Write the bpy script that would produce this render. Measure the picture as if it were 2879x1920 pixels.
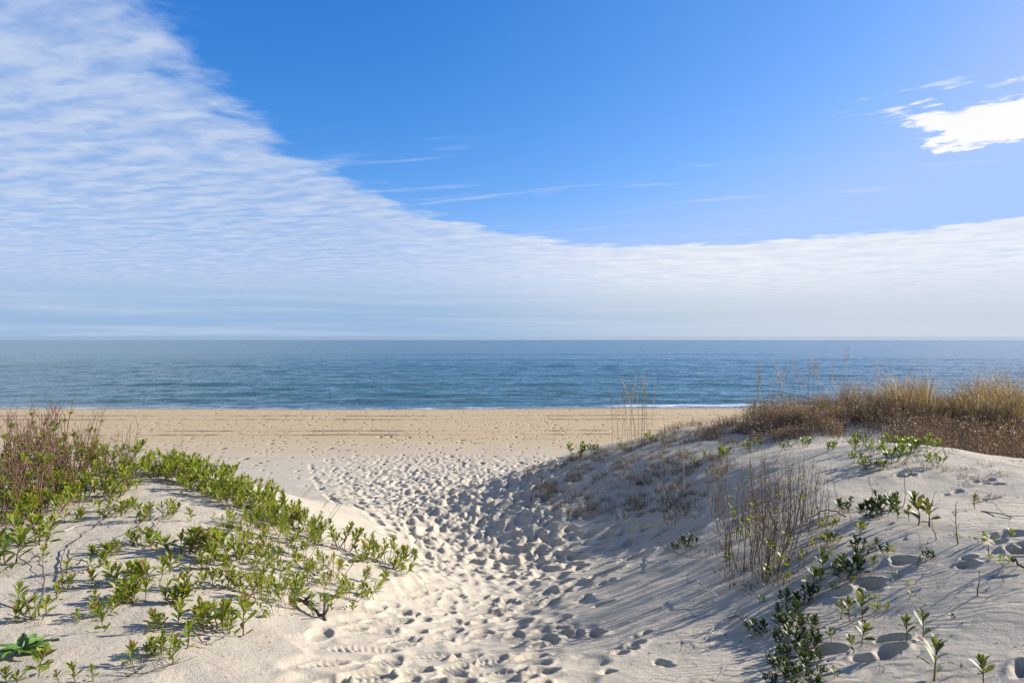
import bpy, math, random
import numpy as np
from mathutils import Vector, Matrix, Euler

for o in list(bpy.data.objects):
    bpy.data.objects.remove(o)
SC = bpy.context.scene
COL = SC.collection
rng = np.random.default_rng(7)
random.seed(7)
R = math.radians

# ------------------------------------------------------------------ camera
EYE = 8.0                      # eye height above the sea, metres
F = 1919.0                     # focal length in photo pixels (24 mm lens, photo 2879 px wide)
HZ = 945.0                     # horizon row in the photo
cam = bpy.data.cameras.new('camera')
cam.lens = 24; cam.sensor_width = 36
cam.shift_y = -(960 - HZ) / 2879
cam.clip_start = 0.05; cam.clip_end = 60000
camo = bpy.data.objects.new('camera', cam); COL.objects.link(camo)
camo.location = (0, 0, EYE); camo.rotation_euler = (R(90), 0, 0)
SC.camera = camo

# ------------------------------------------------------------------ sun, exposure
SUN_EL = R(22.5)
SUN_AZ = R(21)                 # from +X towards +Y
sdir = Vector((math.cos(SUN_AZ) * math.cos(SUN_EL), math.sin(SUN_AZ) * math.cos(SUN_EL), math.sin(SUN_EL)))
sl = bpy.data.lights.new('sun', 'SUN'); sl.energy = 4.8; sl.angle = R(0.55); sl.color = (1.0, 0.955, 0.88)
so = bpy.data.objects.new('sun', sl); COL.objects.link(so)
so.rotation_euler = (-sdir).to_track_quat('-Z', 'Y').to_euler(); so.location = (30, 10, 40)
vs = SC.view_settings
vs.view_transform = 'Standard'; vs.look = 'None'; vs.gamma = 1; vs.use_curve_mapping = False
vs.exposure = 1.17

# ------------------------------------------------------------------ node helpers
class NT:
    def __init__(s, nt): s.t = nt; s.n = nt.nodes; s.l = nt.links
    def put(s, v, sock):
        if isinstance(v, bpy.types.NodeSocket): s.l.new(v, sock)
        elif v is not None: sock.default_value = v
    def m(s, op, a, b=None, c=None, clamp=False):
        n = s.n.new('ShaderNodeMath'); n.operation = op; n.use_clamp = clamp
        for i, v in enumerate((a, b, c)):
            if v is not None: s.put(v, n.inputs[i])
        return n.outputs[0]
    def vm(s, op, a, b=None):
        n = s.n.new('ShaderNodeVectorMath'); n.operation = op
        s.put(a, n.inputs[0])
        if b is not None: s.put(b, n.inputs[1])
        return n.outputs['Value'] if op in ('DOT_PRODUCT', 'LENGTH') else n.outputs[0]
    def xyz(s, v):
        n = s.n.new('ShaderNodeSeparateXYZ'); s.put(v, n.inputs[0]); return n.outputs
    def comb(s, x, y, z=0.0):
        n = s.n.new('ShaderNodeCombineXYZ')
        for i, v in enumerate((x, y, z)): s.put(v, n.inputs[i])
        return n.outputs[0]
    def noise(s, vec, scale, detail=4, rough=.55, dist=0.0, color=False):
        n = s.n.new('ShaderNodeTexNoise'); s.put(vec, n.inputs['Vector'])
        n.inputs['Scale'].default_value = scale; n.inputs['Detail'].default_value = detail
        n.inputs['Roughness'].default_value = rough; n.inputs['Distortion'].default_value = dist
        return n.outputs['Color' if color else 'Fac']
    def voro(s, vec, scale, rand=1.0):
        n = s.n.new('ShaderNodeTexVoronoi'); s.put(vec, n.inputs['Vector'])
        n.inputs['Scale'].default_value = scale; n.inputs['Randomness'].default_value = rand
        return n.outputs['Distance'], n.outputs['Color']
    def ss(s, v, a, b, lo=0.0, hi=1.0):
        n = s.n.new('ShaderNodeMapRange'); n.interpolation_type = 'SMOOTHSTEP'
        s.put(v, n.inputs['Value'])
        for k, q in (('From Min', a), ('From Max', b), ('To Min', lo), ('To Max', hi)): s.put(q, n.inputs[k])
        return n.outputs['Result']
    def mix(s, f, a, b, mode='MIX'):
        n = s.n.new('ShaderNodeMix'); n.data_type = 'RGBA'; n.blend_type = mode
        s.put(f, n.inputs[0]); 
        for v, k in ((a, 6), (b, 7)):
            if isinstance(v, tuple) and len(v) == 3: v = v + (1,)
            s.put(v, n.inputs[k])
        return n.outputs[2]
    def ramp(s, f, stops):
        n = s.n.new('ShaderNodeValToRGB'); s.put(f, n.inputs[0]); e = n.color_ramp.elements
        while len(e) < len(stops): e.new(0.5)
        for q, (p, c) in zip(e, stops):
            q.position = p; q.color = tuple(c) + (1,)
        return n.outputs[0]
    def attr(s, name):
        n = s.n.new('ShaderNodeAttribute'); n.attribute_name = name; return n.outputs['Fac']
    def pos(s):
        return s.n.new('ShaderNodeNewGeometry').outputs['Position']
    def bump(s, h, dist, strength=1.0, normal=None):
        n = s.n.new('ShaderNodeBump'); n.inputs['Distance'].default_value = dist
        s.put(strength, n.inputs['Strength']); s.put(h, n.inputs['Height'])
        if normal is not None: s.put(normal, n.inputs['Normal'])
        return n.outputs[0]

# ------------------------------------------------------------------ world: sky with a bank of rippled cloud
W = bpy.data.worlds.new('World'); SC.world = W; W.use_nodes = True
w = NT(W.node_tree); w.n.clear()
sky = w.n.new('ShaderNodeTexSky'); sky.sky_type = 'NISHITA'; sky.sun_disc = False
sky.sun_elevation = SUN_EL; sky.sun_rotation = R(90) - SUN_AZ
sky.altitude = 0; sky.air_density = 1.0; sky.dust_density = 0.6; sky.ozone_density = 2.5
hs = w.n.new('ShaderNodeHueSaturation'); hs.inputs['Saturation'].default_value = 1.22; hs.inputs['Value'].default_value = 1.0
w.l.new(sky.outputs[0], hs.inputs['Color'])
sx_, sy_, sz_ = w.xyz(hs.outputs[0])      # deepen the blue as the photograph's colours have it
sg_ = w.m('SMOOTH_MIN', w.m('MULTIPLY', w.m('POWER', sy_, .94), .66), 2.75, 1.2)
skyc = w.comb(w.m('SMOOTH_MIN', w.m('MINIMUM', w.m('MULTIPLY', w.m('POWER', sx_, 1.53), .39), w.m('MULTIPLY', sg_, .88)), 1.85, 1.0), sg_, w.m('MULTIPLY', w.m('POWER', sz_, .68), 1.40))
D = w.n.new('ShaderNodeTexCoord').outputs['Generated']
dx, dy, dz = w.xyz(D)
zc = w.m('MAXIMUM', dz, 0.018)
u = w.m('DIVIDE', dx, zc); v = w.m('DIVIDE', dy, zc)
P = w.comb(u, v)
# edge of the bank: an open patch of blue overhead, cloud beyond it
n_big = w.noise(P, 0.55, 3, .5)
n_mid = w.noise(P, 2.2, 7, .62)
Pst = w.comb(w.m('ADD', w.m('MULTIPLY', u, .92), w.m('MULTIPLY', v, -.39)), w.m('MULTIPLY', w.m('ADD', w.m('MULTIPLY', u, .39), w.m('MULTIPLY', v, .92)), 3.2))
n_str = w.noise(Pst, 0.9, 7, .6)
uo = w.m('SUBTRACT', u, 1.55)
su = w.ss(uo, -0.6, 1.6, 2.72, 3.15)
du = w.m('DIVIDE', uo, su); dv = w.m('DIVIDE', w.m('SUBTRACT', v, 2.9), 4.65)
r = w.m('SQRT', w.m('ADD', w.m('MULTIPLY', du, du), w.m('MULTIPLY', dv, dv)))
r = w.m('ADD', r, w.m('MULTIPLY', w.m('SUBTRACT', n_big, .5), .30))
r = w.m('ADD', r, w.m('MULTIPLY', w.m('SUBTRACT', n_mid, .5), .34))
bank = w.ss(r, .965, 1.06)
# ripples running along the bank
wav_c = w.m('ADD', w.m('ADD', w.m('MULTIPLY', v, .93), w.m('MULTIPLY', u, .36)), w.m('MULTIPLY', w.noise(P, 1.1, 5, .6), .62))
rip = w.m('ADD', w.m('MULTIPLY', w.m('SINE', w.m('MULTIPLY', wav_c, 31.0)), .5), .5)
Prip = w.comb(w.m('ADD', w.m('MULTIPLY', u, .9), w.m('MULTIPLY', v, -.35)), w.m('MULTIPLY', wav_c, 2.6))
n_rip = w.m('ADD', w.m('MULTIPLY', w.noise(Prip, 2.2, 6, .6), .62), w.m('MULTIPLY', w.noise(P, 5.5, 6, .62), .38))
fadefar = w.ss(v, 4.0, 9.0, 1.0, .25)
tex = w.m('ADD', w.m('MULTIPLY', w.m('MULTIPLY', rip, .15), fadefar), w.m('MULTIPLY', n_rip, 1.0))
thin = w.ss(tex, .30, .74)
rightside = w.ss(u, -1.0, 3.0)
deep = w.ss(r, 1.0, 1.6)
thin = w.m('MAXIMUM', thin, w.m('MULTIPLY', rightside, .58))
alpha = w.m('MULTIPLY', bank, w.m('ADD', w.m('MULTIPLY', thin, .40), w.m('ADD', .53, w.m('MULTIPLY', rightside, .12))))
# lone white cloud at the right
sc_ = w.m('ADD', w.m('MULTIPLY', u, .74), w.m('MULTIPLY', v, -.67))
tc_ = w.m('ADD', w.m('MULTIPLY', u, .67), w.m('MULTIPLY', v, .74))
n_c = w.noise(P, 7.0, 7, .65)
jit = w.m('MULTIPLY', w.m('SUBTRACT', n_c, .5), .50)
jit2 = w.m('MULTIPLY', w.m('SUBTRACT', w.noise(P, 6.1, 6, .6), .5), .36)
inn = w.m('MINIMUM', w.m('SUBTRACT', .42, w.m('ABSOLUTE', w.m('SUBTRACT', tc_, 3.93))),
          w.m('SUBTRACT', .72, w.m('ABSOLUTE', w.m('SUBTRACT', sc_, -.07))))
inn = w.m('ADD', inn, w.m('ADD', jit, jit2))
puff = w.ss(inn, 0.0, .09)
# scraps of cloud above and left of it
n_s = w.noise(w.comb(w.m('MULTIPLY', sc_, 1.0), w.m('MULTIPLY', tc_, 2.0)), 3.4, 6, .6)
near = w.m('MULTIPLY', w.ss(tc_, 3.0, 3.3), w.m('MULTIPLY', w.ss(tc_, 3.75, 3.5), w.m('MULTIPLY', w.ss(sc_, -1.05, -.7), w.ss(sc_, .6, .2))))
scrap = w.m('MULTIPLY', near, w.ss(n_s, .53, .64))
# faint cirrus streaks in the blue
Pci = w.comb(w.m('MULTIPLY', w.m('ADD', w.m('MULTIPLY', u, .93), w.m('MULTIPLY', v, -.36)), .55), w.m('MULTIPLY', w.m('ADD', w.m('MULTIPLY', u, .36), w.m('MULTIPLY', v, .93)), 2.6))
n_ci = w.noise(Pci, 1.15, 8, .62, .5)
cir = w.m('MULTIPLY', w.ss(n_ci, .555, .80), w.ss(v, 2.6, 4.6, 0.0, .8))
glow = w.vm('DOT_PRODUCT', D, tuple(sdir))
milk = w.m('MULTIPLY', w.ss(glow, .25, 1.0), .10)
# cloud colours (radiance / 0.1)
cl_l = w.mix(w.ss(n_rip, .3, .7), (1.75, 2.35, 3.55), (2.75, 3.15, 3.95))
cl_r = w.mix(w.m('MULTIPLY', w.ss(n_mid, .30, .62), w.ss(n_str, .2, .6)), (3.25, 3.5, 3.8), (4.1, 4.15, 4.2))
cl = w.mix(w.ss(glow, .12, .62), cl_l, cl_r)
c = w.mix(w.m('ADD', milk, .0), skyc, (1.9, 2.75, 4.1))
c = w.mix(cir, c, (2.9, 3.2, 4.1))
c = w.mix(w.m('MULTIPLY', alpha, .99), c, cl)
c = w.mix(scrap, c, (4.0, 4.05, 4.2))
c = w.mix(puff, c, w.mix(n_mid, (4.0, 4.0, 4.1), (4.8, 4.8, 4.8)))
# low, far layer near the horizon
low = w.ss(dz, .10, .022, 0.0, .98)
lowc = w.mix(w.ss(glow, 0.15, .75), (1.45, 2.2, 3.3), (2.65, 3.0, 3.45))
n_low = w.noise(w.comb(w.m('MULTIPLY', w.m('DIVIDE', dx, w.m('MAXIMUM', w.m('ABSOLUTE', dy), .15)), 1.2), w.m('MULTIPLY', dz, 46.0)), 1.6, 5, .6)
lowc = w.mix(w.ss(n_low, .42, .72), lowc, w.mix(.5, lowc, (2.9, 3.2, 3.7)))
c = w.mix(low, c, lowc)
bg = w.n.new('ShaderNodeBackground'); bg.inputs['Strength'].default_value = 0.1
w.l.new(c, bg.inputs['Color'])
wo = w.n.new('ShaderNodeOutputWorld'); w.l.new(bg.outputs[0], wo.inputs['Surface'])

# ------------------------------------------------------------------ mesh helpers
def mesh_np(name, V, Fc, mat=None, smooth=True, tint=None):
    me = bpy.data.meshes.new(name)
    V = np.asarray(V, np.float32); Fc = np.asarray(Fc, np.int32); k = Fc.shape[1]
    me.vertices.add(len(V)); me.vertices.foreach_set('co', V.ravel())
    me.loops.add(Fc.size); me.loops.foreach_set('vertex_index', Fc.ravel())
    me.polygons.add(len(Fc)); me.polygons.foreach_set('loop_start', np.arange(len(Fc), dtype=np.int32) * k)
    me.polygons.foreach_set('use_smooth', np.full(len(Fc), smooth))
    if tint is not None:
        at = me.attributes.new('tint', 'FLOAT', 'POINT'); at.data.foreach_set('value', np.asarray(tint, np.float32))
    if mat: me.materials.append(mat)
    me.update(calc_edges=True); me.validate()
    return me
def link(name, me, parent=None):
    o = bpy.data.objects.new(name, me); COL.objects.link(o)
    if parent: o.parent = parent
    return o
def tag(o, label=None, cat=None, group=None, kind=None):
    for k, q in (('label', label), ('category', cat), ('group', group), ('kind', kind)):
        if q: o[k] = q
    return o
def vnoise(x, y, seed=0):
    xi = np.floor(x).astype(np.int64); yi = np.floor(y).astype(np.int64)
    fx = x - xi; fy = y - yi; fx = fx * fx * (3 - 2 * fx); fy = fy * fy * (3 - 2 * fy)
    def h(a, b):
        n = (a * 374761393 + b * 668265263 + seed * 1442695041) & 0xffffffff
        n = ((n ^ (n >> 13)) * 1274126177) & 0xffffffff
        return ((n ^ (n >> 16)) & 0xffff) / 65535.0
    return (h(xi, yi) * (1 - fx) + h(xi + 1, yi) * fx) * (1 - fy) + (h(xi, yi + 1) * (1 - fx) + h(xi + 1, yi + 1) * fx) * fy
def fbm(x, y, s, oct=4, seed=0):
    a = 0; amp = .5
    for i in range(oct):
        a = a + amp * (vnoise(x * s, y * s, seed + i) - .5); s *= 2.03; amp *= .5
    return a
def sstep(x, a, b):
    t = np.clip((x - a) / (b - a), 0, 1); return t * t * (3 - 2 * t)

# ------------------------------------------------------------------ terrain heights
CP = [ # (photo x, photo y, distance): ridges, slopes and hollows of the dunes
 (1000,1920,3.74),(1400,1920,3.8),(1800,1920,3.72),(600,1920,3.6),(0,1920,3.5),(2300,1920,3.32),(2879,1920,2.95),
 (1100,1800,4.95),(1500,1800,5.05),(1300,1700,6.8),(1300,1600,9.4),(1250,1500,13.5),(1150,1400,21),(1000,1400,21.5),(1400,1500,13.3),(1450,1600,9.2),
 (300,1800,4.1),(0,1700,4.6),(600,1700,4.9),(800,1800,4.5),(300,1550,5.8),(0,1500,6.2),(700,1600,5.9),(400,1400,7.8),(0,1380,8.0),
 (480,1320,9.6),(200,1300,10),(0,1300,10),(650,1385,8.8),(800,1450,8.0),(950,1530,7.4),(1000,1650,6.3),(1110,1595,7.3),(850,1680,5.7),(1000,1750,5.3),
 (2400,1165,17),(2650,1160,16.5),(2879,1170,15),(2150,1180,17.6),(1950,1200,18.3),(1750,1240,18.8),(1600,1275,19.5),(1485,1318,21),
 (2300,1235,13),(2100,1250,14),(1900,1300,13.9),(1700,1350,14.6),(1560,1400,14.8),(1500,1440,13.6),(1700,1460,12.3),(1900,1490,9.8),(1800,1400,13.2),(2000,1340,11.4),
 (2500,1242,9.6),(2320,1255,10.4),(2680,1262,9),(2879,1312,8),(2500,1330,7.9),(2200,1350,8.3),(2700,1400,6.8),(2050,1410,8.7),(2300,1420,7.15),
 (2879,1500,4.75),(2500,1500,5.3),(2230,1560,5.4),(2050,1600,5.9),(1880,1560,7.4),(1700,1700,6.0),(2000,1750,4.8),(2400,1700,4.3),(2700,1700,3.9),(2100,1850,4.05),(1620,1600,8.9),(1780,1600,7.3),(1600,1800,5.0),
]
pts = [((a - 1439.5) / F * d, d, EYE - (b - HZ) / F * d) for a, b, d in CP]
pts += [(-5,13,5.1),(-3.2,13,4.75),(-9,14,5.3),(-5,19,3.3),(-12,19,3.3),(-6,26,2.3),(-14,26,2.2),(0,28,2.2),(-3,24,2.45),
        (-6,4.5,6.25),(-10,8,6.25),(-14,10,6.2),(-16,15,4.6),(-22,20,3.2),(6,3.5,6.9),(8,6.5,6.8),(12,9,6.4),(16,13,6.4),(18,18,5.9),(18,24,3.2),(11,24,3.2),(6,26,2.5),
        (6.4,22,4.3),(3.6,24,3.1),(5.8,11.5,6.1),(7.5,10.5,6.0),(9,9.5,6.05),(-3,1,6.2),(0,0,6.3),(3,0.5,6.75),(-6,-2,6.2),(6,-2,6.6),(12,2,6.6),(20,8,6.5),(-14,2,6.2),(28,20,4.5),(24,28,2.3),(12,30,2.1),(-22,30,2.0),(-26,8,6.0)]
pts = np.array(pts)
def tps(r2): return .5 * r2 * np.log(r2 + 1e-9)
n = len(pts)
A = np.zeros((n + 3, n + 3))
A[:n, :n] = tps(((pts[:, None, :2] - pts[None, :, :2]) ** 2).sum(-1)) + np.eye(n) * 0.25
A[:n, n] = 1; A[:n, n+1:n+3] = pts[:, :2]; A[n:, :n] = A[:n, n:].T
cf = np.linalg.solve(A, np.concatenate([pts[:, 2], np.zeros(3)]))
BY = np.array([18, 26, 30, 38, 45, 60, 68, 75.6, 84, 100.]); BZ = np.array([3.0, 2.3, 2.0, 1.6, 1.25, .62, .34, 0.0, -.9, -2.5])
def base_z(x, y):
    x = np.asarray(x, float); y = np.asarray(y, float)
    xx = np.clip(x, -26, 28); yy = np.clip(y, -2, 34)
    z = np.full(xx.shape, cf[n]) + cf[n+1] * xx + cf[n+2] * yy
    for i in range(n):
        z = z + cf[i] * tps((xx - pts[i, 0]) ** 2 + (yy - pts[i, 1]) ** 2)
    yb = y - 0.012 * x - .9 * np.sin(x * .09) * sstep(y, 55, 74)
    bz = np.interp(yb, BY, BZ)
    t = sstep(y, 23, 31)
    z = z * (1 - t) + bz * t
    near = 1 - sstep(y, 20, 30)
    z = z + near * (.10 * fbm(x, y, .9, 4, 3) + .035 * fbm(x, y, 3.1, 3, 11)) + .05 * fbm(x, y, .35, 4, 21) * sstep(y, 24, 30)
    return z

# ------------------------------------------------------------------ trodden sand: footprints pressed into a height raster
RX0, RX1, RY0, RY1, RS = -10.0, 7.0, 2.4, 37.0, .0125
NX = int((RX1 - RX0) / RS); NY = int((RY1 - RY0) / RS)
FP = np.zeros((NY, NX), np.float32)
def stamp(x, y, ang, L, Wd, dep, rim=.35, tread=0, seed=0, soft=.30, cone=0):
    rad = max(L, Wd) * 1.15 + .05
    i0, i1 = int((x - rad - RX0) / RS), int((x + rad - RX0) / RS); j0, j1 = int((y - rad - RY0) / RS), int((y + rad - RY0) / RS)
    if i0 < 0 or j0 < 0 or i1 >= NX or j1 >= NY: return
    X = RX0 + (np.arange(i0, i1) + .5) * RS - x; Y = RY0 + (np.arange(j0, j1) + .5) * RS - y
    X, Y = np.meshgrid(X, Y); ca, sa = math.cos(ang), math.sin(ang)
    s = X * ca + Y * sa; t = -X * sa + Y * ca
    wd = Wd * (1 + .22 * np.sin(s / L * 3.0 + .8))
    q = np.sqrt((s / (L * .5)) ** 2 + (t / (wd * .5)) ** 2)
    q = q + (.32 + .5 * cone) * (vnoise(X * 9 + seed * 3.1, Y * 9 + seed * 1.7, seed) - .5)
    ins = 1 - sstep(q, 1 - soft, 1 + soft)
    patch = FP[j0:j1, i0:i1]
    wsum = ins.sum() + 1e-6
    mean = float((patch * ins).sum() / wsum) * .55
    target = mean - dep * (1 + .35 * s / L)
    if cone: target = mean - dep * 1.5 * np.clip(1 - .62 * q * q, 0, 1) * (1 + .5 * s / L)
    if tread == 1:
        target = target + .008 * np.sin(s * 2 * math.pi / .047)
    elif tread == 2:
        target = target + .008 * np.sin((s + .6 * np.abs(t)) * 2 * math.pi / .050)
    new = patch * (1 - ins) + target * ins
    rimz = np.exp(-((q - 1.28) / .22) ** 2) * dep * rim * (1 + .7 * np.clip(s / L, -1, 1))
    FP[j0:j1, i0:i1] = new + rimz * np.clip(1 - new / .03, 0, 1)
py_ = np.array([2.5, 3.74, 5, 6.8, 9.4, 13.5, 21, 30, 37]); pc_ = np.array([-.62, -.55, -.55, -.40, -.35, -.75, -2.3, -3.6, -4.3]); pw_ = np.array([.62, .62, .66, .70, .80, 1.45, 2.2, 3.6, 4.6])
def pathc(y): return np.interp(y, py_, pc_), np.interp(y, py_, pw_)
frng = np.random.default_rng(11)
def spread(): return float(np.clip(frng.normal(0, .72), -1.45, 1.6))
N1 = 0
for lay in range(2):
  for k in range(2700):
    y = 3.0 + (36 - 3.0) * frng.random() ** 1.05
    c0, w0 = pathc(y); x = c0 + w0 * spread()
    far = sstep(np.array(y), 5.5, 11.0)
    if (y < 9 and x < np.interp(y, [3, 3.74, 5, 6.3, 7.3, 8.5], [-1.15, -1.22, -1.36, -1.22, -.98, -1.3])) or (y < 7 and x > .75): continue
    if y < 6 and x > .1 and frng.random() < .6: continue
    slope = (pathc(y + .5)[0] - c0) / .5
    ang = math.pi / 2 - math.atan(slope) + frng.normal(0, .35) + (math.pi if frng.random() < .4 else 0)
    if y < 6.5: ang = R(52) + frng.normal(0, .3) + (math.pi if frng.random() < .4 else 0)
    L = frng.uniform(.22, .34) * (1 + .08 * far); Wd = frng.uniform(.11, .17) * (1 + .22 * far)
    if lay == 0 and y < 7: L *= 1.2; Wd *= 1.3
    dep = (frng.uniform(.022, .042) + .062 * far * frng.random()) * (.62 + .6 * far) * (1 - .5 * float(sstep(np.array(y), 24, 36)))
    stamp(x, y, ang, L, Wd, dep, rim=.30, seed=k + 2000 * lay, soft=.34 - .08 * far)
def settle(k):                 # loose sand slumps: no spikes steeper than it can hold
    global FP
    for _ in range(k):
        FP[1:-1] = (FP[:-2] + 2 * FP[1:-1] + FP[2:]) * .25
        FP[:, 1:-1] = (FP[:, :-2] + 2 * FP[:, 1:-1] + FP[:, 2:]) * .25
settle(5)
# crisp shoe prints near the camera
def ray(px, py, zf, d0=2.2, d1=75):
    d = np.exp(np.linspace(math.log(d0), math.log(d1), 900)); a = (px - 1439.5) / F
    g = EYE - (py - HZ) / F * d - zf(a * d, d)
    i = np.argmax(g < 0)
    if g[i] >= 0: return None
    if i == 0: return (a * d[0], d[0])
    t = g[i-1] / (g[i-1] - g[i]); dd = d[i-1] + t * (d[i] - d[i-1])
    return (a * dd, dd)
# single prints: side track to the right, a line of prints on the smooth sand, deep holes in the near mound
for a, b, sz in [(1700,1462,1),(1740,1475,1),(1790,1487,1),(1830,1480,1),(1880,1487,1),(1930,1484,1),(1960,1487,.9),(1660,1500,1.1),(1710,1506,1),(1760,1496,1),(1810,1507,1),(1700,1525,.9),(1745,1540,1),(1780,1520,.9),(1860,1500,.9),
                 (1690,1545,1),(1780,1566,1.1),(1800,1562,.9),(1720,1562,1),(1690,1590,1),(1700,1612,1.1),(1755,1568,1),
                 (792,1339,1.1),(830,1344,1.1),(885,1347,1.1),(918,1348,1),(940,1350,1.1),(980,1351,1.1),(1010,1355,1.1),(850,1366,1.0),(1030,1362,1.1)]:
    h = ray(a, b, base_z)
    if h: stamp(h[0], h[1], frng.uniform(-.4, .5), .34 * sz, .20 * sz, .065, rim=.3, seed=int(a), soft=.25)
for a, b, L, Wd, dp in [(2517,1583,.36,.26,.12),(2445,1648,.34,.22,.12),(2710,1583,.32,.22,.10),(2865,1552,.42,.34,.14),(2740,1535,.30,.2,.09),(2830,1502,.5,.22,.08),(2790,1515,.3,.2,.07),
                        (2350,1672,.34,.2,.10),(2530,1790,.45,.26,.10),(2480,1830,.4,.26,.10),(2800,1850,.5,.24,.11),(2870,1880,.36,.26,.12),(2330,1830,.4,.3,.08),
                        (2540,1335,.36,.22,.08),(2790,1328,.28,.18,.06),(2750,1352,.3,.2,.06),(2780,1360,.3,.2,.06),(2830,1346,.3,.18,.06),(2740,1378,.3,.18,.06),(2850,1295,.3,.16,.06),(2810,1282,.3,.16,.06),(2780,1403,.3,.18,.05),(2690,1382,.26,.18,.05),
                        (1945,1740,.32,.2,.10),(1860,1868,.26,.17,.10),(1680,1882,.22,.16,.09),(1760,1812,.32,.2,.10),(1745,1830,.28,.2,.10),(1700,1780,.34,.26,.12),(1620,1770,.36,.28,.11),(1795,1780,.22,.16,.08),(1560,1745,.3,.22,.11),(1570,1762,.3,.2,.10),
                        (1530,1695,.34,.26,.11),(1590,1650,.3,.24,.12),(1650,1675,.3,.2,.10),(1690,1700,.3,.2,.09),(1600,1630,.34,.24,.12),(1680,1645,.34,.2,.10),(1430,1710,.3,.22,.11),(1440,1755,.34,.24,.11),(1530,1800,.3,.2,.08)]:
    h = ray(a, b, base_z)
    if h and frng.random() < .8:
        for q in range(3):
            stamp(h[0] + frng.normal(0, .05), h[1] + frng.normal(0, .04), frng.uniform(-.5, .9), L * frng.uniform(.22, .40), Wd * frng.uniform(.3, .48), dp * frng.uniform(.25, .6), rim=.45, seed=int(a) + 7 + q, soft=.5, cone=1)
settle(2)
for k in range(130):
    y = 3.3 + 4.2 * frng.random(); c0, w0 = pathc(y)
    x = c0 + w0 * np.clip(frng.normal(0, .7), -1.25, 1.1)
    if x < np.interp(y, [3, 3.74, 5, 6.3, 7.3], [-1.15, -1.25, -1.4, -1.25, -1.0]): continue
    stamp(x, y, R(50) + frng.normal(0, .28), frng.uniform(.26, .31), frng.uniform(.095, .12), frng.uniform(.022, .038), rim=.30, tread=1 + k % 2, seed=9000 + k, soft=.14)
def fp_z(x, y):
    fx = (x - RX0) / RS - .5; fy = (y - RY0) / RS - .5
    ok = (fx > 1) & (fx < NX - 2) & (fy > 1) & (fy < NY - 2)
    fx = np.clip(fx, 0, NX - 2); fy = np.clip(fy, 0, NY - 2)
    i = fx.astype(int); j = fy.astype(int); a = fx - i; b = fy - j
    z = (FP[j, i] * (1 - a) + FP[j, i+1] * a) * (1 - b) + (FP[j+1, i] * (1 - a) + FP[j+1, i+1] * a) * b
    return np.where(ok, z, 0)
def ground_z(x, y): 
    x = np.asarray(x, float); y = np.asarray(y, float)
    return base_z(x, y) + fp_z(x, y)
def at(px, py):
    h = ray(px, py, base_z)
    if h is None: h = ray(px, py + 30, base_z)
    if h is None: return None
    return Vector((h[0], h[1], float(ground_z(h[0], h[1]))))

# ------------------------------------------------------------------ sand mesh
rows = np.concatenate([np.linspace(-1.2, 2.3, 14), np.exp(np.linspace(math.log(2.5), math.log(12), 560)), np.exp(np.linspace(math.log(12.06), math.log(36), 200)), np.exp(np.linspace(math.log(36.5), math.log(100), 60))])
inner = np.linspace(-.80, .80, 960); oc = np.geomspace(.804, 3.2, 40)
cols = np.concatenate([-oc[::-1], inner, oc])
YY, AA = np.meshgrid(rows, cols, indexing='ij'); XX = AA * (YY + 1.5)
ZZ = base_z(XX, YY) + fp_z(XX, YY)
nr, nc = YY.shape
idx = np.arange(nr * nc).reshape(nr, nc)
quads = np.stack([idx[:-1, :-1], idx[:-1, 1:], idx[1:, 1:], idx[1:, :-1]], -1).reshape(-1, 4)

def new_mat(name):
    m = bpy.data.materials.new(name); m.use_nodes = True
    t = NT(m.node_tree); b = t.n['Principled BSDF']; return m, t, b
msand, t, b = new_mat('sand')
p = t.pos(); px_, py2, pz_ = t.xyz(p)
nA = t.noise(p, .55, 5, .6); nB = t.noise(p, 4.5, 5, .62); nG = t.noise(p, 260, 2, .6); nS = t.noise(p, 95, 3, .7)
dry = t.mix(nA, (.395, .338, .252), (.455, .398, .308))
dry = t.mix(t.ss(nB, .45, .75, 0, .35), dry, (.43, .335, .225))
yj = t.m('ADD', py2, t.m('MULTIPLY', t.m('SUBTRACT', t.noise(t.comb(t.m('MULTIPLY', px_, .25), py2), .35, 4), .5), 16.0))
tan = t.mix(nB, (.375, .272, .145), (.44, .33, .195))
col = t.mix(t.ss(yj, 30, 47), dry, tan)
wet = t.ss(t.m('ADD', py2, t.m('MULTIPLY', nA, 2.5)), 73.5, 76.5)
col = t.mix(t.m('MULTIPLY', wet, .75), col, (.20, .145, .09))
col = t.mix(t.ss(nG, .25, .75, .0, .5), col, t.mix(.5, col, (.22, .175, .13)))
col = t.mix(t.ss(nS, .62, .74, 0, .5), col, (.22, .17, .12))
col = t.mix(t.ss(t.noise(p, 170, 2, .6), .62, .72, 0, .35), col, (.56, .52, .45))
t.l.new(col, b.inputs['Base Color']); b.inputs['Roughness'].default_value = .92; b.inputs['Specular IOR Level'].default_value = .18
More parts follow.
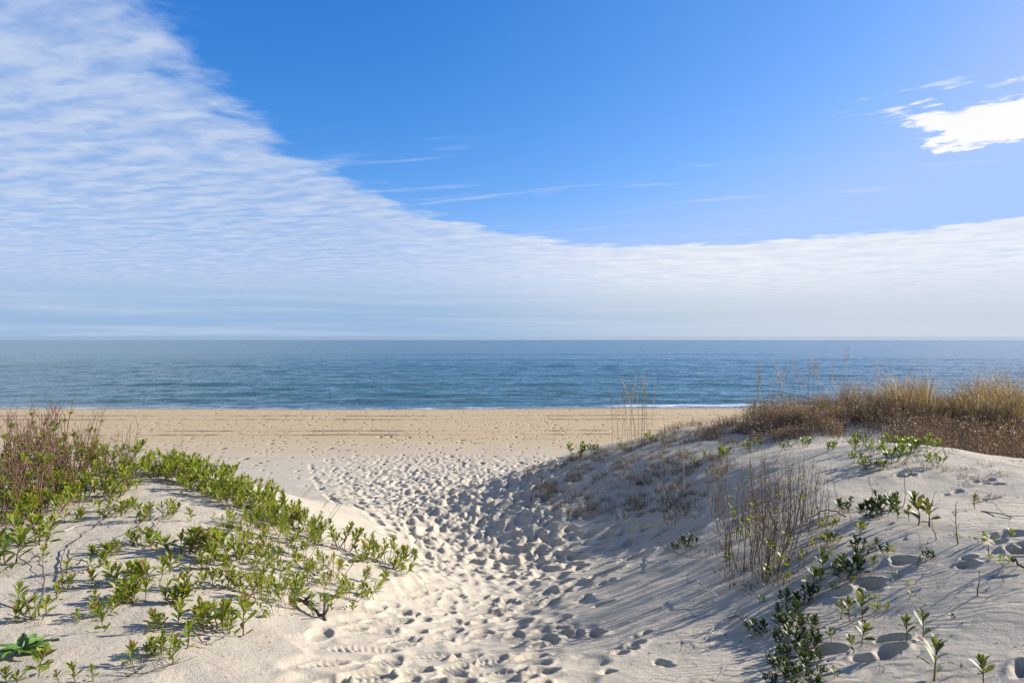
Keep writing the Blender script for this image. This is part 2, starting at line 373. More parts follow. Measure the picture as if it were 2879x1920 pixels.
# wind ripples, fine grain, and the small pits of old prints on the far beach
rc = t.m('ADD', t.m('ADD', py2, t.m('MULTIPLY', px_, .22)), t.m('MULTIPLY', t.noise(p, .9, 4, .6), 1.1))
rp = t.m('SINE', t.m('MULTIPLY', rc, 70.0))
rmask = t.m('MULTIPLY', t.ss(t.noise(p, .6, 3), .42, .62), t.ss(px_, -.6, .6))
pit, pc = t.voro(t.comb(px_, t.m('MULTIPLY', py2, .42)), 2.3)
pr = t.m('MULTIPLY', t.ss(pit, .04, .30, -1, 0), t.m('MULTIPLY', t.ss(t.xyz(pc)[0], .40, .5), t.ss(py2, 27, 34)))
pit3, pc3 = t.voro(t.comb(px_, t.m('MULTIPLY', py2, .5)), .9)
pr = t.m('ADD', pr, t.m('MULTIPLY', t.m('MULTIPLY', t.ss(pit3, .05, .22, -1.4, 0), t.ss(t.xyz(pc3)[1], .55, .65)), t.ss(py2, 27, 34)))
nrm = t.bump(t.m('MULTIPLY', rp, rmask), .0048, 1.0)
nrm = t.bump(pr, .26, 1.0, nrm)
nrm = t.bump(t.noise(p, 22, 5, .65), .016, .8, nrm)
nrm = t.bump(t.noise(p, 140, 3, .6), .006, 1.0, nrm)
t.l.new(nrm, b.inputs['Normal'])
sand = link('sand_ground', mesh_np('sand_ground', np.stack([XX, YY, ZZ], -1).reshape(-1, 3), quads, msand))
tag(sand, 'pale trodden sand of the dunes, footpath and beach', kind='structure')

# tyre ruts along the beach: shallow troughs between raised lips
mrut, t, b = new_mat('shade_toned_rut_sand')
nz = t.noise(t.pos(), 3.0, 4)
t.l.new(t.mix(nz, (.24, .165, .10), (.42, .31, .19)), b.inputs['Base Color']); b.inputs['Roughness'].default_value = .95  # darker sand colour stands in for the weak shadows of the ruts
def rut(yc, xa, xb, amp, seed, wid):
    xs = np.arange(xa, xb, .35); prof = np.array([(-.5, .004), (-.36, .05), (-.16, -.0), (0, -.01), (.16, 0.0), (.36, .055), (.5, .004)])
    yy = yc + amp * fbm(xs, xs * 0 + seed, .05, 3, seed) * 4 + .012 * xs
    X = np.repeat(xs[:, None], 7, 1); Yv = yy[:, None] + prof[None, :, 0] * wid
    jag = .6 + .8 * vnoise(X * 2.1, Yv * 3, seed)
    Z = base_z(X, Yv) + .015 + prof[None, :, 1] * jag - .05 * sstep(vnoise(X * .22, X * 0 + seed, seed + 5) * .6 + vnoise(X * 1.3, X * 0 + seed, seed + 9) * .4, .42, .62)
    ii = np.arange(len(xs) * 7).reshape(-1, 7)
    q = np.stack([ii[:-1, :-1], ii[1:, :-1], ii[1:, 1:], ii[:-1, 1:]], -1).reshape(-1, 4)
    o = link('tyre_rut', mesh_np('tyre_rut', np.stack([X, Yv, Z], -1).reshape(-1, 3), q, mrut))
    tag(o, kind='structure')
rut(65.2, -60, 50, .5, 3, .42); rut(61.0, -60, 60, .5, 3, .36); rut(50.4, -26, 16, .7, 8, .34); rut(47.6, -30, 18, .7, 8, .34)

# ------------------------------------------------------------------ sea
srows = np.concatenate([np.exp(np.linspace(math.log(73.5), math.log(330), 400)), np.exp(np.linspace(math.log(335), math.log(40000), 110))])
scols = np.concatenate([-np.geomspace(1.02, 3.5, 24)[::-1], np.linspace(-1.0, 1.0, 420), np.geomspace(1.02, 3.5, 24)])
SY, SA = np.meshgrid(srows, scols, indexing='ij'); SX = SA * SY
SZ = np.zeros_like(SX)
srng = np.random.default_rng(5)
fade = 1 - sstep(SY, 160, 330); shore = sstep(SY, 75, 84)
for k in range(46):
    lam = 1.3 * (14 / 1.3) ** srng.random(); th = R(-80) + srng.normal(0, .55); kx, ky = math.cos(th), math.sin(th)
    amp = .0042 * lam ** .7
    cut = np.clip(lam / 1.2 / (SY * .004), 0, 1.5)
    SZ += amp * np.sin((SX * kx + SY * ky) * 2 * math.pi / lam + srng.random() * 6.28) * np.clip(cut - .25, 0, 1) * shore
SZ *= fade
wob = 6 * fbm(SX, SY * .2, .02, 3, 31)
for yc, hgt, wd, c1, c2 in [(84, .16, 1.6, -60, 80), (93, .26, 2.4, -50, 60), (112, .34, 3.2, -60, 75), (139, .36, 4.2, -10, 90), (180, .40, 6, -140, 120), (230, .4, 7, -50, 200), (300, .4, 9, -200, 120)]:
    q = (SY - yc - wob) / wd
    SZ += .62 * hgt * np.where(q < 0, np.exp(-(q * 1.5) ** 2), np.exp(-(q * .7) ** 2)) * sstep(SX, c1 - 25, c1 + 10) * (1 - sstep(SX, c2 - 10, c2 + 25)) * (.6 + .8 * vnoise(SX * .04, SY * .02, 77))
SZ += -.05 * (1 - sstep(SY, 73.5, 76)) 
ii = np.arange(SX.size).reshape(SX.shape)
sq = np.stack([ii[:-1, :-1], ii[:-1, 1:], ii[1:, 1:], ii[1:, :-1]], -1).reshape(-1, 4)
msea, t, b = new_mat('sea_water')
p = t.pos(); px_, py2, pz_ = t.xyz(p)
big = t.noise(t.comb(t.m('MULTIPLY', px_, .012), t.m('MULTIPLY', py2, .03)), 1.0, 4, .6)
wc = t.mix(t.ss(big, .3, .7), (.056, .108, .102), (.070, .136, .130))
shal = t.ss(t.m('ADD', py2, t.m('MULTIPLY', big, 10)), 76, 100)
wc = t.mix(shal, (.06, .105, .105), wc)
fo_n = t.noise(t.comb(t.m('MULTIPLY', px_, .35), t.m('MULTIPLY', py2, 1.1)), 1.0, 6, .7, .6)
edge = t.m('ADD', py2, t.m('ADD', t.m('MULTIPLY', px_, -.012), t.m('MULTIPLY', t.m('SINE', t.m('MULTIPLY', px_, .09)), -.9)))
lef = t.ss(px_, -14, -34); rig = t.m('MULTIPLY', t.ss(px_, 9, 14), t.ss(px_, 60, 40))
foamw = t.m('MAXIMUM', t.m('MULTIPLY', t.m('MULTIPLY', t.ss(edge, 82.5, 77.5), t.ss(fo_n, .52, .70)), t.m('MULTIPLY', lef, .6)), t.m('MULTIPLY', t.m('MULTIPLY', t.ss(edge, 79.9, 78.6), t.ss(edge, 76.4, 77.3)), t.m('MULTIPLY', rig, t.ss(fo_n, .34, .55, 0, .85))))
thin = t.m('MULTIPLY', t.ss(edge, 78.5, 76.2), t.ss(fo_n, .46, .66, .05, .7))
foam = t.m('MAXIMUM', foamw, thin)
t.l.new(t.mix(foam, wc, (.74, .76, .78)), b.inputs['Base Color'])
t.l.new(t.ss(foam, 0, 1, .10, .8), b.inputs['Roughness']); b.inputs['IOR'].default_value = 1.333
slick = t.ss(t.m('ADD', py2, t.m('MULTIPLY', t.noise(t.comb(t.m('MULTIPLY', px_, .0006), t.m('MULTIPLY', py2, .004)), 1.0, 3), 500)), 1450, 1750, 1.0, .35)
def wav(sc, k, det):
    nz_ = t.noise(t.comb(t.m('MULTIPLY', px_, .75 * sc), t.m('MULTIPLY', py2, sc)), 1.0, det, .6, color=True)
    sl_ = t.vm('SUBTRACT', nz_, (.5, .5, .5)); a_, b_, c_ = t.xyz(sl_)
    return t.m('MULTIPLY', a_, k * .7), t.m('MULTIPLY', t.m('ABSOLUTE', b_), -k)
x1, y1 = wav(2.6, 1.3, 4); x2, y2_ = wav(.75, .62, 3)
gn = t.n.new('ShaderNodeNewGeometry').outputs['Normal']
nrm = t.vm('NORMALIZE', t.vm('ADD', gn, t.comb(t.m('MULTIPLY', t.m('ADD', x1, x2), slick), t.m('MULTIPLY', t.m('ADD', y1, y2_), slick), 0.0)))
t.l.new(nrm, b.inputs['Normal'])
sea = link('sea', mesh_np('sea', np.stack([SX, SY, SZ], -1).reshape(-1, 3), sq, msea))
tag(sea, 'blue green sea with low swells reaching to the horizon', kind='structure')

# ------------------------------------------------------------------ plant materials
def leaf_mat(name, stops, trans=.42, rough=.42, tcol=1.5):
    m, t, b = new_mat(name)
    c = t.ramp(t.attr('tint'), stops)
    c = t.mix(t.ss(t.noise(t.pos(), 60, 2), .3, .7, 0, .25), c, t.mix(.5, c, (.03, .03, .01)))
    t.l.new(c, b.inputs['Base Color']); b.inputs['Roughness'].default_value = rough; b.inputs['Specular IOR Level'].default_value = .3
    tr = t.n.new('ShaderNodeBsdfTranslucent'); t.l.new(t.mix(1.0, c, (tcol * 1.05, tcol, tcol * .55), 'MULTIPLY'), tr.inputs['Color'])
    mx = t.n.new('ShaderNodeMixShader'); mx.inputs[0].default_value = trans
    t.l.new(b.outputs[0], mx.inputs[1]); t.l.new(tr.outputs[0], mx.inputs[2])
    t.l.new(mx.outputs[0], t.n['Material Output'].inputs['Surface'])
    return m
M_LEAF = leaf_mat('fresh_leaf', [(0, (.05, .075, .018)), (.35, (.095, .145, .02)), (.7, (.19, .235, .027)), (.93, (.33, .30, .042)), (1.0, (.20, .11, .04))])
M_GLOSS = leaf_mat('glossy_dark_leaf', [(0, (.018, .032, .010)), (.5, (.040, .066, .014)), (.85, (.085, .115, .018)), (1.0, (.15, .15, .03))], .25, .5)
M_BROAD = leaf_mat('broad_leaf', [(0, (.07, .14, .03)), (1.0, (.14, .24, .055))], .28, .45)
M_BROWN = leaf_mat('withered_leaf', [(0, (.075, .048, .036)), (.5, (.17, .112, .082)), (.85, (.30, .20, .145)), (1.0, (.46, .37, .29))], .28, .62, 1.2)
M_STRAW = leaf_mat('straw_blade', [(0, (.12, .085, .045)), (.4, (.23, .155, .09)), (.8, (.39, .285, .175)), (1.0, (.53, .43, .31))], .38, .5, 1.0)
M_GREY = leaf_mat('grey_dry_blade', [(0, (.045, .032, .023)), (.5, (.13, .092, .062)), (1.0, (.32, .25, .18))], .25, .55, 1.0)
def bark(name, a, bcol, rough=.8):
    m, t, b = new_mat(name); t.l.new(t.mix(t.noise(t.pos(), 45, 3, .6), a, bcol), b.inputs['Base Color']); b.inputs['Roughness'].default_value = rough; return m
M_STEM = bark('reddish_stem', (.085, .036, .024), (.17, .085, .05))
M_DEAD = bark('dead_brown_twig', (.06, .038, .026), (.18, .12, .08))
M_PALE = bark('bleached_twig', (.26, .21, .16), (.50, .44, .37))
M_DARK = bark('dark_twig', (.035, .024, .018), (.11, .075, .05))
M_OAT = bark('sea_oat_stalk', (.22, .16, .09), (.36, .27, .16))
M_POST = bark('weathered_post', (.16, .17, .18), (.27, .28, .29))

# ------------------------------------------------------------------ plant geometry
class Geo:
    def __init__(s): s.V = []; s.F = []; s.T = []; s.k = 0
    def add(s, V, Fc, tint):
        V = np.asarray(V, float); s.V.append(V); s.F.append(np.asarray(Fc) + s.k); s.k += len(V); s.T.append(np.full(len(V), tint))
    def mesh(s, name, mat):
        return mesh_np(name, np.concatenate(s.V), np.concatenate(s.F), mat, True, np.concatenate(s.T))
LF = np.array([[0,1,2],[0,2,3],[1,4,5],[1,5,2],[2,5,6],[2,6,3],[4,7,5],[5,7,6]])
def leaf_v(L, Wd, droop=.1, fold=.25, shape=.6):
    h = Wd / 2
    return np.array([[0,0,0],[.34*L,-h*.62,fold*h],[.34*L,0,0],[.34*L,h*.62,fold*h],[.70*L,-h,fold*h-droop*L*.35],[.70*L,0,-droop*L*.3],[.70*L,h,fold*h-droop*L*.35],[L,0,-droop*L]])
def frame(d, up=(0, 0, 1), roll=0.0):
    X = np.asarray(d, float); X = X / np.linalg.norm(X); Y = np.cross(up, X)
    if np.linalg.norm(Y) < 1e-4: Y = np.array([0, 1., 0])
    Y /= np.linalg.norm(Y); Z = np.cross(X, Y)
    c_, s_ = math.cos(roll), math.sin(roll)
    return np.stack([X, Y * c_ + Z * s_, -Y * s_ + Z * c_], 1)
def tube(g, P_, r0, r1, tint=.5, sides=4):
    P_ = np.asarray(P_, float); n_ = len(P_); T_ = np.gradient(P_, axis=0)
    V = []
    for i in range(n_):
        f = frame(T_[i], (0.3, .2, 1) if abs(T_[i][2]) < .99 * np.linalg.norm(T_[i]) else (1, 0, 0)); r_ = r0 + (r1 - r0) * i / (n_ - 1)
        for k in range(sides):
            a = 2 * math.pi * k / sides; V.append(P_[i] + r_ * (math.cos(a) * f[:, 1] + math.sin(a) * f[:, 2]))
    Fc = []
    for i in range(n_ - 1):
        for k in range(sides):
            a, b_, c_, d_ = i*sides+k, i*sides+(k+1) % sides, (i+1)*sides+(k+1) % sides, (i+1)*sides+k
            Fc += [[a, b_, c_], [a, c_, d_]]
    g.add(V, Fc, tint)
def shoot(g, leaves, base, tip, nleaf, L, Wd, rr, r0=.004, start=.3, bend=.06, tmean=.55):
    """one stem with a spiral of leaves, crowded and steeper towards the tip"""
    base = np.asarray(base, float); tip = np.asarray(tip, float); ax = tip - base; H = np.linalg.norm(ax)
    off = rr.normal(0, bend * H, 3); off[2] *= .3
    def pt(t): return base + ax * t + off * math.sin(math.pi * t)
    tube(g, [pt(t) for t in (0, .25, .5, .75, 1.0)], r0, r0 * .55, .5)
    az0 = rr.random() * 6.28
    for k in range(nleaf):
        t = start + (1 - start) * (k / max(1, nleaf - 1)) ** .7
        az = az0 + k * 2.4 + rr.normal(0, .25); el = R(12 + 58 * max(0, (t - .35)) / .65) + rr.normal(0, .16)
        d = np.array([math.cos(az) * math.cos(el), math.sin(az) * math.cos(el), math.sin(el)]) + .35 * ax / H * 0.5
        sc = (.75 + .35 * math.sin(math.pi * min(1, t * .95))) * rr.uniform(.8, 1.12) * (1 if k < nleaf - 3 else .72)
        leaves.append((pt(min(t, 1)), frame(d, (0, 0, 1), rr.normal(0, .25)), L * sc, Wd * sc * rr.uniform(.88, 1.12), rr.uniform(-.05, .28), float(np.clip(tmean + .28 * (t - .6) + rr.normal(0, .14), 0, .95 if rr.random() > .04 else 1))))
def bush(rr, H, nsh, spread, nleaf, L, Wd, tmean=.55, r0=.004, start=.3, lean=(0, 0)):
    g = Geo(); lv = []
    for k in range(nsh):
        a = rr.random() * 6.28; s_ = spread * math.sqrt(rr.random()) if nsh > 1 else spread * .25
        h = H * rr.uniform(.62, 1.05) * (1 - .25 * s_ / max(spread, 1e-3) * (nsh > 1))
        b_ = np.array([math.cos(a), math.sin(a), 0]) * s_ * .35; b_[2] = -.03
        tip = np.array([math.cos(a) * s_ + lean[0] * h, math.sin(a) * s_ + lean[1] * h, h])
        shoot(g, lv, b_, tip, max(4, int(nleaf * rr.uniform(.75, 1.25))), L, Wd, rr, r0, start, tmean=tmean)
    return g, lv
def leaves_geo(lv):
    g = Geo()
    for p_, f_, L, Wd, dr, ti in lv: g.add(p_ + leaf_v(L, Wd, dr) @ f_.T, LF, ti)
    return g
# a handful of shared single-leaf meshes (1 m long, scaled per leaf)
LEAF_SH = {}
def leaf_mesh(mat, Wr, ti, k):
    key = (mat.name, round(ti * 6), k % 3)
    if key not in LEAF_SH:
        LEAF_SH[key] = mesh_np('leaf', leaf_v(1, Wr, (-.02, .12, .25)[k % 3], (.2, .32, .1)[k % 3]), LF, mat, True, np.full(8, round(ti * 6) / 6))
    return LEAF_SH[key]
class Proto: pass
def proto(kind, seed, mat=None, sep=False, **kw):
    rr = np.random.default_rng(seed); pr_ = Proto(); g, lv = bush(rr, **kw)
    pr_.stem = g.mesh('stem', M_STEM); pr_.H = kw['H']; pr_.sep = sep; pr_.mat = mat or M_LEAF
    pr_.lv = lv; pr_.Wr = kw['Wd'] / kw['L']
    pr_.fol = None if sep else leaves_geo(lv).mesh('foliage', pr_.mat)
    return pr_
def place(name, pr_, P_, scale, rot, label, cat, group=None, tilt=(0, 0), partname='foliage'):
    r_ = bpy.data.objects.new(name, None); COL.objects.link(r_); r_.empty_display_size = .05
    r_.location = P_; r_.scale = (scale,) * 3; r_.rotation_euler = (tilt[0], tilt[1], rot)
    tag(r_, label, cat, group)
    link('stem', pr_.stem, r_)
    if pr_.sep:
        for k, (p_, f_, L, Wd, dr, ti) in enumerate(pr_.lv):
            o = link('leaf', leaf_mesh(pr_.mat, .34, ti, k), r_)
            m4 = Matrix([[f_[i, 0] * L, f_[i, 1] * Wd / .34, f_[i, 2] * L, p_[i]] for i in range(3)] + [[0, 0, 0, 1]])
            o.matrix_local = m4
    else:
        o = link(partname, pr_.fol, r_); o['kind'] = 'stuff'
    return r_

# prototypes
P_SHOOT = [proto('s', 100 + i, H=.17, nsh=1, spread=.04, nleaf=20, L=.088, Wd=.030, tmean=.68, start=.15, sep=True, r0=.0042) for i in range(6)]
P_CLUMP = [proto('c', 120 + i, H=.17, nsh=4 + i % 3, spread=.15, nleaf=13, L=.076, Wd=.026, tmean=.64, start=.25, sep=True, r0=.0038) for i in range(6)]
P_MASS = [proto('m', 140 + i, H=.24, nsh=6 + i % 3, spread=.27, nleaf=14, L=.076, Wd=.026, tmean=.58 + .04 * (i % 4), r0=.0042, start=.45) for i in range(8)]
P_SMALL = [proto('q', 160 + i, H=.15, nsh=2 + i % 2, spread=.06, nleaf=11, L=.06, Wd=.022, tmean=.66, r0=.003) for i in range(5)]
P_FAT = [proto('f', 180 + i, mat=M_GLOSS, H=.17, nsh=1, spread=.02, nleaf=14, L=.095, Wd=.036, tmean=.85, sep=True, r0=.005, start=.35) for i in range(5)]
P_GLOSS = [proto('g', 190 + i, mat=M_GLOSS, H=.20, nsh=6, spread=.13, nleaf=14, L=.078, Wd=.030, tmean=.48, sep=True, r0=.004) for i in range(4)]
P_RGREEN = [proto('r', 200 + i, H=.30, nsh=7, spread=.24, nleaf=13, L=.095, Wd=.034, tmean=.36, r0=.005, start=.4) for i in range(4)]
def hpx(P_, h): return h / F * P_.y
def put(lst, protos, name, cat, group=None, jitter=True, tiltsd=.12):
    for i, e in enumerate(lst):
        a, b_, h, lab = e[:4]; k = e[4] if len(e) > 4 else i
        P_ = at(a, b_)
        if P_ is None: continue
        pr_ = protos[k % len(protos)]
        place(name, pr_, P_, hpx(P_, h * (1.06 if a < 760 else 1.05)) / pr_.H, random.random() * 6.28, lab, cat, group, (random.gauss(0, tiltsd), random.gauss(0, tiltsd)))

# ---------------- plants with labels of their own, left dune
put([
 (40,1705,58,'small leafy shoot left of the arched dead stem on the left dune'),
 (40,1751,42,'small leafy shoot just above the broad leaved rosette'),
 (162,1685,42,'small yellow green sprig right of the arched dead stem'),
 (260,1651,58,'upright leafy shoot below the long curved runners on the left dune'),
 (263,1722,54,'leafy shoot of the left dune with a comb shaped shadow to its left'),
 (295,1774,62,'thin leafy shoot with paired side leaves standing on bare sand mid left'),
 (227,1749,34,'low dark green shoot standing beside the thin shoot mid left'),
 (429,1775,58,'solitary leafy shoot casting a feather shaped shadow on bare sand'),
 (502,1755,60,'upright reddish stemmed shoot in the middle of the left dune'),
 (545,1752,44,'low leafy shoot right of the reddish stemmed shoot'),
 (576,1774,76,'tall leafy shoot over the dark root tangle on the left dune'),
 (686,1786,88,'leafy shoot on a bare leaning red stem at the dune foot'),
 (689,1719,55,'short leafy shoot alone at the right of the left dune patch'),
 (683,1685,48,'small leafy sprig between two larger clumps near the left dune foot'),
 (597,1657,50,'dense little leafy shoot on open sand right of the centre clump'),
 (472,1611,70,'tall slender leafy shoot rising out of the centre clump'),
 (539,1465,36,'tiny leafy sprig alone on the smooth sand of the left dune top'),
 (487,1866,60,'leafy tipped shoot with a bent red stem near the bottom twigs'),
 (524,1820,64,'leafy shoot standing over the dark root tangle from below'),
 (371,1866,56,'pale leafy shoot on bare sand beside a small sand lump'),
 (110,1900,74,'leafy shoot with withered lower leaves in the bottom left corner'),
 (43,1925,48,'leafy shoot under the broad leaved rosette at the frame bottom'),
 (214,1922,56,'thin upright shoot at the bottom edge left of centre left'),
 (165,1925,34,'low leafy sprig cut by the bottom edge of the photo'),
 (266,1915,40,'dusty half withered sprig near the bottom edge'),
 (15,1930,50,'leafy shoot in the very corner at bottom left'),
 (122,1578,40,'single small sprig on a thin curved runner at the far left'),
 (190,1612,44,'small sprig on the curved runner loop mid left'),
], P_SHOOT, 'leafy_shoot', 'plant', 'single leafy shoots on the left dune')
put([
 (107,1740,72,'leafy clump at the foot of the arched dead stem'),
 (18,1605,110,'tall leafy clump at the left edge with woody stems'),
 (193,1651,36,'low spreading leafy clump beside a dead dark branch'),
 (260,1600,44,'small leafy clump on the tangle of curved runners'),
 (309,1685,66,'rounded leafy clump left of the centre clump'),
 (346,1691,54,'dark leafy clump under the centre of the left dune patch'),
 (395,1691,66,'yellowish leafy clump at the lower side of the centre clump'),
 (294,1720,46,'leafy clump joined to the shoot with the comb shaped shadow'),
 (456,1762,40,'low leafy clump beside the solitary feather shadow shoot'),
 (469,1690,66,'leaning leafy clump with dusty stems at dune centre'),
 (508,1704,58,'leafy clump just right of the leaning dusty one'),
 (619,1756,86,'large bright leafy clump near the dune foot'),
 (649,1765,60,'leafy clump with yellow leaves at the dune foot'),
 (521,1664,60,'broad low leafy clump in the dune middle'),
 (646,1657,54,'leafy clump at the inner edge of the dense dune foot patch'),
 (646,1615,50,'leafy clump between the dune top sand and the dense patch'),
 (576,1595,46,'small round leafy clump standing alone with a dark shadow'),
 (361,1638,80,'tallest leafy clump in the centre of the left dune'),
 (438,1634,74,'leafy clump right beside the tallest centre clump'),
 (306,1553,44,'wide low leafy clump at the end of a dark curved runner'),
 (330,1558,40,'leafy clump on the right end of the wide low one'),
 (441,1541,58,'leafy clump on the upper woody branch of the left dune'),
 (400,1530,46,'sparse leafy clump on the upper woody branch'),
 (518,1549,80,'upright leafy clump left of the bare sand saddle'),
 (548,1552,76,'upright leafy clump with rust tinted leaves by the sand saddle'),
 (665,1571,100,'tall leafy clump left of the dense crest patch'),
 (110,1532,86,'leafy clump leaning at the left edge above dark runners'),
 (184,1468,44,'small leafy clump in front of the reddish stem thicket'),
 (380,1468,52,'leafy clump on a low tangle of dry twigs on the dune top'),
 (330,1450,48,'leafy clump left part of the dry twig tangle'),
 (290,1440,40,'small leafy clump left of the dry twig tangle'),
 (460,1455,50,'leafy clump at the tip of a leaning woody branch'),
 (310,1405,44,'pale leafy clump in front of the thicket on the dune top'),
 (270,1395,50,'leafy clump at the right foot of the thicket'),
 (395,1425,36,'small leafy clump between thicket and bare dune top'),
 (456,1846,64,'leafy clump with drooping lower leaves near the bottom twigs'),
 (438,1840,44,'short leafy clump left of the drooping one'),
], P_CLUMP, 'leafy_clump', 'plant', 'leafy clumps on the left dune')

# broad leaved rosette
def rosette(px, py, wpx, label, name='broad_leaf_rosette', nl=22, mat=M_BROAD, seed=3):
    P_ = at(px, py); rr = np.random.default_rng(seed); R_ = hpx(P_, wpx) * .5
    r_ = bpy.data.objects.new(name, None); COL.objects.link(r_); r_.location = P_; tag(r_, label, 'plant')
    shp = []
    for q in range(3):
        U = np.linspace(0, 1, 8); V = []; Fc = []
        for i, s_ in enumerate(U):
            hw = .19 * math.sin(math.pi * min(.97, s_ ** .75 * .9 + .08)) + .02
            zc_ = .10 * math.sin(s_ * 3.0) - .12 * s_ * s_ * (q + .5)
            for j, tt in enumerate((-1, -.5, 0, .5, 1)):
                V.append((s_, tt * hw, zc_ + .05 * abs(tt) + .04 * math.sin(i * 2.1 + j * 2.6 + q)))
        for i in range(7):
            for j in range(4):
                a = i * 5 + j; Fc.append((a, a + 5, a + 6, a + 1))
        shp.append(mesh_np('leaf', V, Fc, mat, True, np.full(40, .25 + .3 * q)))
    for k in range(nl):
        az = k * 2.4 + rr.normal(0, .2); el = R(4 + 40 * (k / nl)) + rr.normal(0, .1)
        f_ = frame((math.cos(az) * math.cos(el), math.sin(az) * math.cos(el), math.sin(el)), roll=rr.normal(0, .35)); L = R_ * rr.uniform(.75, 1.15) * (1 - .45 * k / nl)
        o = link('leaf', shp[k % 3], r_)
        o.matrix_local = Matrix([[f_[i, 0] * L, f_[i, 1] * L, f_[i, 2] * L, (0, 0, .01)[i]] for i in range(3)] + [[0, 0, 0, 1]])
rosette(66, 1838, 165, 'broad leaved green rosette lying on the sand at lower left')

# ---------------- dense band along the left crest and the patch under it
def in_poly(x, y, poly):
    c_ = False; j = len(poly) - 1
    for i in range(len(poly)):
        xi, yi = poly[i]; xj, yj = poly[j]
        if (yi > y) != (yj > y) and x < (xj - xi) * (y - yi) / (yj - yi + 1e-9) + xi: c_ = not c_
        j = i
    return c_
def scatter(poly, nmax, mind, seed):
    rr = np.random.default_rng(seed); xs = [q[0] for q in poly]; ys = [q[1] for q in poly]; out = []; tries = 0
    while len(out) < nmax and tries < 6000:
        tries += 1; x = rr.uniform(min(xs), max(xs)); y = rr.uniform(min(ys), max(ys))
        if not in_poly(x, y, poly): continue
        if any((x - a) ** 2 + ((y - b_) * 1.8) ** 2 < mind ** 2 for a, b_ in out): continue
        out.append((x, y))
    return out
CREST = [(420,1318),(500,1312),(600,1350),(700,1395),(800,1450),(860,1490),(870,1510),(780,1480),(690,1440),(600,1400),(520,1370),(430,1345)]
for i, (x, y) in enumerate(scatter(CREST, 60, 21, 1)):
    P_ = at(x, y); pr_ = P_MASS[i % 8]
    place('leafy_shrub', pr_, P_, hpx(P_, random.uniform(40, 64)) / pr_.H, random.random() * 6.28, ('low leafy shrub at the upper end of the crest band, next to the thicket' if x < 520 else 'low leafy shrub in the upper half of the green band on the left dune crest' if x < 640 else 'low leafy shrub in the lower half of the green band on the left dune crest' if x < 760 else 'low leafy shrub where the crest band runs down beside the trodden path'), 'shrub', 'leafy shrubs along the left dune crest', (random.gauss(0, .12), random.gauss(.05, .12)))
NOSE = [(860,1500),(960,1540),(1060,1575),(1130,1590),(1140,1610),(1080,1600),(980,1560),(880,1520)]
for i, (x, y) in enumerate(scatter(NOSE, 10, 36, 2)):
    P_ = at(x, y); pr_ = P_MASS[(i * 3) % 8]
    place('leafy_shrub', pr_, P_, hpx(P_, random.uniform(50, 74)) / pr_.H, random.random() * 6.28, 'leafy shrub on the low tip of the left dune beside the footpath', 'shrub', 'leafy shrubs at the tip of the left dune', (random.gauss(0, .1), random.gauss(.12, .1)))
FACE = [(640,1470),(720,1470),(820,1510),(880,1560),(930,1600),(1010,1640),(1000,1690),(930,1690),(880,1660),(830,1700),(760,1730),(700,1690),(690,1630),(650,1560)]
for i, (x, y) in enumerate(scatter(FACE, 34, 42, 3)):
    P_ = at(x, y); pr_ = P_MASS[(i * 5 + 2) % 8]
    place('leafy_shrub', pr_, P_, hpx(P_, random.uniform(40, 68)) / pr_.H, random.random() * 6.28, ('leafy shrub of the face patch, on its left side by the bare sand saddle' if x < 720 else ('leafy shrub of the face patch, upper middle just below the crest band' if y < 1590 else 'leafy shrub of the face patch, lower middle above the uprooted stem') if x < 850 else 'leafy shrub of the face patch, on its right side towards the path'), 'shrub', 'leafy shrubs on the left dune face', (random.gauss(0, .25), random.gauss(.18, .25)))
EDGE = [(820,1720),(860,1690),(930,1690),(1010,1640),(1080,1620),(1060,1680),(980,1720),(900,1740)]
for i, (x, y) in enumerate(scatter(EDGE, 12, 34, 4)):
    P_ = at(x, y); pr_ = P_SMALL[i % 5]
    place('leafy_sprig', pr_, P_, hpx(P_, random.uniform(36, 62)) / pr_.H, random.random() * 6.28, 'thin red stemmed sprig at the sandy lower edge of the left dune patch', 'plant', 'thin sprigs at the edge of the left dune patch', (random.gauss(0, .2), random.gauss(.1, .2)))
BACK = [(0,1300),(350,1310),(470,1330),(420,1370),(330,1390),(250,1420),(150,1450),(60,1480),(0,1500)]
for i, (x, y) in enumerate(scatter(BACK, 38, 38, 5)):
    P_ = at(x, y); pr_ = P_MASS[(i * 3 + 1) % 8]
    place('leafy_shrub', pr_, P_, hpx(P_, random.uniform(48, 88)) / pr_.H, random.random() * 6.28, ('yellow green leafy shrub among reddish stems at the very left edge' if x < 90 else 'yellow green leafy shrub in the middle of the reddish left thicket' if x < 210 else 'yellow green leafy shrub at the front right of the reddish left thicket' if y > 1345 else 'yellow green leafy shrub at the back right of the left thicket, on the skyline'), 'shrub', 'leafy shrubs in the reddish thicket at left', (random.gauss(0, .12), random.gauss(0, .12)))

